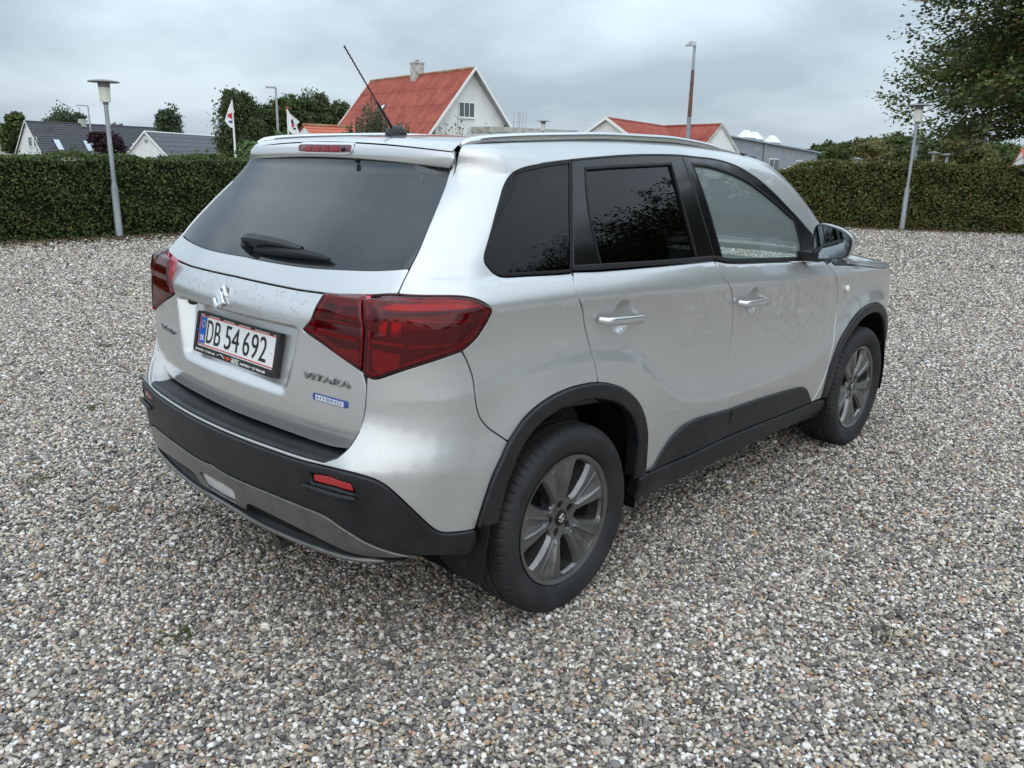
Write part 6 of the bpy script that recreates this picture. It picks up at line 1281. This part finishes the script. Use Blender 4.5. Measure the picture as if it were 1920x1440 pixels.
m=MB(); frame2(m,rrect(-pw+.008,pw-.008,pc-ph+.0065,pc+ph-.0065,.005),rrect(-pw+.0115,pw-.0115,pc-ph+.010,pc+ph-.010,.003),.001,.0022,PM); m.obj('plate_border',plater,pl_)
m=MB(); m.prism([(-.239,pc-.046),(-.199,pc-.046),(-.199,pc+.046),(-.239,pc+.046)],.001,.0014,PM); m.obj('plate_band',plateb,pl_)
m=MB(); m.prism([(-.199,pc-.046),(-.1955,pc-.046),(-.1955,pc+.046),(-.199,pc+.046)],.001,.0013,PM); m.obj('plate_band_edge',stary,pl_)
m=MB()
for k in range(12):
    a=2*math.pi*k/12; m.prism([(-.219+.011*math.cos(a)+.0022*math.cos(b),pc+.022+.011*math.sin(a)+.0022*math.sin(b)) for b in np.linspace(0,2*math.pi,5,endpoint=False)],.0014,.0017,PM)
m.obj('plate_stars',stary,pl_)
text('plate_lettering','DK',PM@Matrix.Translation((-.233,pc-.036,.0014)),.019,platew,pl_,.0004,width=.026,bold=.02)
for s_,x,w in (('D',-.190,.042),('B',-.137,.040),('5',-.066,.040),('4',-.021,.047),('6',.052,.040),('9',.103,.041),('2',.153,.042)):
    text('plate_lettering',s_,PM@Matrix.Translation((x,pc-.0395,.001)),.079,platek,pl_,.0016,width=w,bold=-.002)
for x,mt in ((-.245,plateb),(.222,white)):
    m=MB(); m.add([PM@Vector(q) for q in blob((x,pc-.002,.002),.0052,1,1,.7,10)[0]],blob((0,0,0),1,n=10)[1]); m.obj('plate_screw',mt,pl_,80)
text('holder_lettering','FJERRITSLEV • TLF 98211600',PM@Matrix.Translation((-.247,-.0650,.006)),.0082,white,pl_,.0003,width=.135,bold=.02)
text('holder_lettering','HJN',PM@Matrix.Translation((-.043,-.0665,.006)),.0120,orange,pl_,.0003,width=.034,bold=.03)
text('holder_lettering','AUTO',PM@Matrix.Translation((.000,-.0655,.0062)),.0105,white,pl_,.0003,width=.044,bold=.03)
m=MB()
for y in (-.0677,-.0535): m.prism([(-.003,y),(.049,y),(.049,y+.0014),(-.003,y+.0014)],.006,.0063,PM)
sw=[(-.098,-.0585),(-.090,-.056),(-.083,-.0565),(-.089,-.058),(-.096,-.0605)]; m.prism(sw,.006,.0063,PM)
m.prism([(-.080,-.0545),(-.070,-.0525),(-.058,-.056),(-.049,-.0635),(-.052,-.0640),(-.060,-.0585),(-.070,-.0550),(-.078,-.0560)],.006,.0063,PM); m.obj('holder_print',white,pl_)
text('holder_lettering','AABYBRO • TLF 96961600',PM@Matrix.Translation((.055,-.0650,.006)),.0082,white,pl_,.0003,width=.155,bold=.02)
# ------------------------------------------------------------------ wheels
NA=240
def tyre_mesh():
    prof=[(.225,-.155),(.238,-.165),(.262,-.178),(.29,-.183),(.312,-.178),(.326,-.166),(.3335,-.150),(.334,-.125),(.3345,-.123),(.328,-.122),(.328,-.114),(.3345,-.113),(.335,-.085),(.328,-.084),(.328,-.074),(.335,-.073),(.335,-.045),(.328,-.044),(.328,-.036),(.3345,-.035),(.334,-.033),(.3335,-.008),(.326,.008),(.312,.020),(.30,.0245),(.296,.0255),(.290,.0255),(.286,.0245),(.262,.021),(.246,.012),(.236,.004),(.231,-.004),(.225,-.012)]
    m=MB(); v=[]
    sh={6,7,20,21}
    for i,(r,h) in enumerate(prof):
        for k in range(NA*2):
            a=2*math.pi*k/(NA*2); rr=r
            if i in (5,6,7,21,22) and k%7==0: rr-=.0055
            if i in (12,13,16,15,8,11,19,20) and (k+3)%7==0: rr-=.004
            v.append((rr*math.cos(a),-h,rr*math.sin(a)))
    n=NA*2; m.add(v,[(i*n+k,i*n+(k+1)%n,(i+1)*n+(k+1)%n,(i+1)*n+k) for i in range(len(prof)-1) for k in range(n)]); return m.mesh('tyre',40)
def rim_mesh():
    """heightfield over the wheel face: five wide spokes, each with a split groove"""
    rs=np.r_[np.linspace(.004,.066,14),np.linspace(.068,.214,84),np.linspace(.2155,.2305,9)]; nA=720
    ph=np.linspace(0,2*math.pi,nA,endpoint=False); Rg,Pg=np.meshgrid(rs,ph,indexing='ij')
    o0=math.radians(64); st=2*math.pi/5
    d=np.abs((Pg-o0+st/2)%st-st/2)                       # angle from the nearest opening
    s=(st/2-d)                                           # angle from the nearest spoke centre
    ws_=np.interp(Rg,[.06,.076,.10,.14,.185,.2085,.213],[-.02,.010,.0190,.0280,.0360,.035,.02])   # half width of an opening, metres
    dist=d*Rg-ws_                                        # >0 on the spoke
    dist=np.minimum(dist,1); 
    rdist=np.where(Rg>.2065,(Rg-.2065)*1.0,np.where(Rg<.074,(.074-Rg),-1)); sd=np.maximum(dist,rdist)
    op=(sd<0)
    H=np.interp(Rg,[0,.03,.065,.09,.15,.205,.216,.2235,.2285,.2305],[-.020,-.020,-.017,-.008,-.001,-.002,-.003,.0,.001,-.006])
    H-=.016*np.clip(1-sd/.012,0,1)**1.3*(~op)              # chamfered flanks
    sm=s*Rg; g=np.interp(Rg,[.07,.10,.209],[.004,.012,.034])  # central facet between two ridges
    groove=np.clip((g-sm)/np.maximum(g,.004),0,1)*(Rg>.074)*(Rg<.209); H-=.010*groove**.6*np.interp(Rg,[.07,.10,.18,.206],[.3,1,1,.2])
    rid=np.exp(-((sm-g-.004)/.0035)**2)*(Rg>.08)*(Rg<.205); H+=.003*rid
    H=np.where(op,-.062,H)
    mat=op.copy()  # floors of the openings coloured near-black for the darkness behind the wheel
    for k in range(5):
        a=o0+st/2+st*k; lx,lz=.0515*math.cos(a),.0515*math.sin(a); r=np.hypot(Rg*np.cos(Pg)-lx,Rg*np.sin(Pg)-lz); H=np.where(r<.0115,-.040,np.where(r<.0145,H-.003,H)); mat|=r<.008
    V=np.stack([Rg*np.cos(Pg),-H,Rg*np.sin(Pg)],-1).reshape(-1,3)
    i,k=np.meshgrid(np.arange(len(rs)-1),np.arange(nA),indexing='ij'); a=(i*nA+k).ravel(); b=(i*nA+(k+1)%nA).ravel(); c=((i+1)*nA+(k+1)%nA).ravel(); e=((i+1)*nA+k).ravel()
    Fq=np.stack([a,b,c,e],1); me=npmesh('rim',V,Fq)
    mi=mat.ravel(); me.polygons.foreach_set('material_index',(mi[a]&mi[b]&mi[c]&mi[e]).astype(np.int32)); me.set_sharp_from_angle(angle=math.radians(26)); me.flip_normals(); return me
tm=tyre_mesh(); rm=rim_mesh()
bm_=MB(); bm_.lathe([(.225,.16),(.215,.16),(.215,-.0),(.2305,-.006)],64,axis='y'); barrel=bm_.mesh('rim_barrel',40)
dm=MB(); dm.lathe([(.02,.07),(.145,.07),(.145,.09),(.02,.09)],48,axis='y'); dm.box((-.06,.06,.06),(.06,.11,.16)); discm=dm.mesh('brake_disc',40)
capm=MB(); capm.lathe([(.0,.0150),(.024,.0150),(.0275,.0165),(.029,.020),(.029,.03)],32,axis='y'); capme=capm.mesh('centre_cap',40)
first=True
for (x,y,flip,rot) in ((0,-.842,1,0),(2.5,-.842,1,math.radians(-20)),(0,.842,-1,.3),(2.5,.842,-1,.9)):
    w=part('wheel',car); w.location=(x,y,.33); w.rotation_euler=(0,rot,0) if flip==1 else (0,rot,math.pi)
    for me,mt in ((tm,tyrem),(rm,[rimm,dark]),(barrel,rimm),(discm,disc),(capme,blackgloss)):
        link(me.name,me,mt if not len(me.materials) else None,w)
    e=emblem('wheel_emblem',Matrix(((1,0,0,0),(0,0,-1,.0150),(0,1,0,0),(0,0,0,1))),.034,.002,satin,w)
    e.rotation_euler=(0,-rot,0) if flip==1 else (0,0,0)
# ------------------------------------------------------------------ carcass behind the panels, wheel wells and underside
def arch_cut(cx,r,z0,n=26):
    a0=math.asin(max(-1,min(1,(z0-.33)/r))); return [(-(cx+r*math.cos(a)),.33+r*math.sin(a)) for a in np.linspace(a0,math.pi-a0,n)]
side=[(.60,.42),(.60,1.10)]+[(-x,float(zbelt(x))-.012) for x in np.linspace(-.45,2.0,14)]+[(-3.05,.93),(-3.05,.34)]
side+=arch_cut(2.5,.45,.34)+arch_cut(0.,.45,.34)+[(.52,.42)]
side=np.array(side)
both('inner_shell',patch(side,off=-.034,gap=0,rad=.002,depth=.004,res=.06),dark)
rearc=half(np.array([(UC,1.16),(.60,1.16),(.60,.40),(UC,.37)]))
rearc=symm(np.vstack([half(np.array([(UC,1.165),(.60,1.150)])),half(np.array([(.60,1.150),(.60,.42)])),half(np.array([(.60,.42),(UC,.38)]))]))
pobj('inner_shell',patch(rearc,off=-.105,gap=0,rad=.002,depth=.004,res=.08),dark,car)
lowc=symm(np.vstack([half(np.array([(UC,.655),(.56,.60)])),half(np.array([(.56,.60),(.53,.36)])),half(np.array([(.53,.36),(.8,.378),(UC,.366)]))]))
pobj('inner_shell',patch(lowc,bump=1.,off=-.03,gap=0,rad=.002,depth=.004,res=.06),dark,car)
m=MB(); m.box((-.40,-.56,.27),(3.1,.56,.40)); m.box((.46,-.78,.275),(2.00,.78,.34)); m.box((-.62,-.54,.41),(-.40,.54,.60)); m.obj('underbody',dark,car)
m=MB()
for cx in (0,2.5):
    for sg in (-1,1):
        v=[];n=26
        for y in (.52,.84):
            for k in range(n+1): a=math.radians(-12+204*k/n); r=.425; v.append((cx+r*math.cos(a),sg*y,.33+r*math.sin(a)))
        m.add(v,[(k,k+1,n+2+k,n+1+k) for k in range(n)]); m.add([(cx,sg*.52,.33)]+v[:n+1],[(0,k+1,k+2) for k in range(n)])
m.obj('wheel_housing',dark,car)
m=MB(); m.tube([(-.70,-.16,.24),(-.55,-.16,.25),(-.2,-.16,.26)],.026,14); m.obj('exhaust_pipe',disc,car,60)
# ------------------------------------------------------------------ inside
yh=.56
xh=np.linspace(-.20,1.52,20); hlp=ol(np.c_[xh,np.full(20,-yh)],np.c_[np.full(9,1.52),np.linspace(-yh,yh,9)],np.c_[xh[::-1],np.full(20,yh)],np.c_[np.full(9,-.2),np.linspace(yh,-yh,9)],ds=.06)
pobj('headliner',patch(hlp,mp='top',off=-.035,gap=0,res=.1,depth=.003),headl,car)
for sg in (1,-1):
    fl=(lambda p:p) if sg==1 else flipY
    for a,b,w0 in (((.60,1.235),(.50,1.48),.08),((-.01,1.20),(-.13,1.49),.05),((-.90,1.175),(-.88,1.50),.055)):
        q=np.array([(a[0]+w0,a[1]),(b[0]+w0,b[1]),(b[0]-w0,b[1]),(a[0]-w0,a[1])]); pobj('pillar_lining',fl(patch(ol(*[np.array([q[i],q[(i+1)%4]]) for i in range(4)],ds=.03),off=-.035,gap=0,rad=.004,res=.06,depth=.02)),dash,car)
    ap=np.array([(-.95,1.515),(-1.25,1.465),(-1.5,1.37),(-1.72,1.25),(-1.86,1.16)]); pobj('pillar_lining',fl(patch(ribbon(lift(ap,.03),.028,0),off=-.03,gap=0,rad=.004,res=.05,depth=.02)),headl,car)
def cushion(m,c,s,rot=0,seg=3,r=.35):
    """rounded box"""
    g=np.linspace(-1,1,7); M=Matrix.Translation(c)@Matrix.Rotation(rot,4,'Y')
    for axis in range(3):
        for sd_ in (-1,1):
            v=[]
            for a in g:
                for b in g:
                    p=[0,0,0]; p[axis]=sd_; p[(axis+1)%3]=a; p[(axis+2)%3]=b; p=Vector(p)
                    q=Vector([math.copysign(abs(t)**.9,t) for t in p]); L=(abs(p.x)**5+abs(p.y)**5+abs(p.z)**5)**.2; q=p/L
                    v.append(M@Vector((q.x*s[0],q.y*s[1],q.z*s[2])))
            m.add(v,[(i*7+j,i*7+j+1,(i+1)*7+j+1,(i+1)*7+j) for i in range(6) for j in range(6)])
for y in (-.36,.36):
    st=part('front_seat',car)
    m=MB(); cushion(m,(1.22,y,.62),(.26,.24,.10)); m.obj('seat_cushion',fabric,st,70)
    m=MB(); cushion(m,(.93,y,.94),(.075,.235,.34),-.25); m.obj('backrest',fabric,st,70)
    m=MB(); cushion(m,(.835,y,1.345),(.05,.135,.085),-.2); m.obj('headrest',fabric,st,70)
    m=MB()
    for d in (-.05,.05): m.tube([(.865,y+d,1.2),(.84,y+d,1.34)],.006,8)
    m.obj('headrest_post',chrome,st)
st=part('rear_seat',car)
m=MB(); cushion(m,(.32,0,.60),(.26,.60,.10)); m.obj('seat_cushion',fabric,st,70)
m=MB(); cushion(m,(.06,0,.90),(.075,.60,.33),-.30); m.obj('backrest',fabric,st,70)
for y in (-.36,.0,.36):
    m=MB(); cushion(m,(-.04,y,1.275 if y else 1.25),(.045,.13,.075),-.2); m.obj('headrest',fabric,st,70)
m=MB(); cushion(m,(1.86,0,.90),(.30,.72,.14)); m.box((1.60,-.74,.55),(2.0,.74,.86)); m.obj('dashboard',dash,car,60)
m=MB(); m.box((-.62,-.66,1.02),(-.02,.66,1.045)); m.obj('parcel_shelf',dash,car)
m=MB(); M=Matrix.Translation((1.50,.36,1.02))@Matrix.Rotation(math.radians(-62),4,'Y')
m.tube([M@Vector((.185*math.cos(a),.185*math.sin(a),0)) for a in np.linspace(0,2*math.pi,33)],.0155,10,caps=False)
for a in (0,math.pi*.62,-math.pi*.62): m.tube([M@Vector((0,0,.01)),M@Vector((.18*math.cos(a+math.pi),.18*math.sin(a+math.pi),0))],.016,8)
cushion(m,tuple(M@Vector((0,0,.012))),(.03,.07,.05)); m.obj('steering_wheel',dash,car,60)
m=MB(); m.box((1.575,-.60,.985),(1.60,-.50,1.01)); m.obj('air_vent',chrome,car)
m=MB(); m.box((1.60,-.06,1.36),(1.63,.14,1.43)); m.tube([(1.63,.04,1.43),(1.66,.04,1.47)],.01,8); m.obj('rear_view_mirror',dash,car)
# inner door linings
for sg in (1,-1):
    fl=(lambda p:p) if sg==1 else flipY
    q=np.array([(.0,1.135),(-1.9,1.055),(-1.9,.50),(.0,.70)]); pobj('door_lining',fl(patch(ol(*[np.array([q[i],q[(i+1)%4]]) for i in range(4)],ds=.05),off=-.07,gap=0,rad=.02,res=.1,depth=.05)),dash,car)
    bl=np.array([(-.12,1.130),(-.87,1.108),(-1.30,1.078),(-1.70,1.052)]); pobj('door_lining',fl(patch(ribbon(bl,.014,0),off=-.022,gap=0,rad=.006,res=.05,depth=.05)),dash,car)
# rain drops left on the tailgate and the bumper
m=MB(); R_=random.Random(12); bv,bf=blob((0,0,0),1,n=6)
def drop(u,z,b,r):
    P,nn=surfpt(u,z,b,.0005); q=Vector(tuple(nn)).to_track_quat('Z','Y').to_matrix().to_4x4(); M=Matrix.Translation(Vector(tuple(P)))@q@Matrix.Diagonal((r,r*R_.uniform(.8,1.3),r*.5,1)); m.add([M@Vector(p) for p in bv],bf)
for i in range(260): drop(R_.uniform(1.02,2.02),R_.uniform(1.035,1.175),0.,R_.uniform(.0012,.0030))
for i in range(60): drop(R_.uniform(.55,.86),R_.uniform(.62,.90),1.,R_.uniform(.0014,.0032))
for i in range(70): drop(R_.uniform(.90,2.15),R_.uniform(.70,.80),0.,R_.uniform(.0012,.0026))
o=m.obj('rain_drops',water,car,80); o['kind']='stuff'
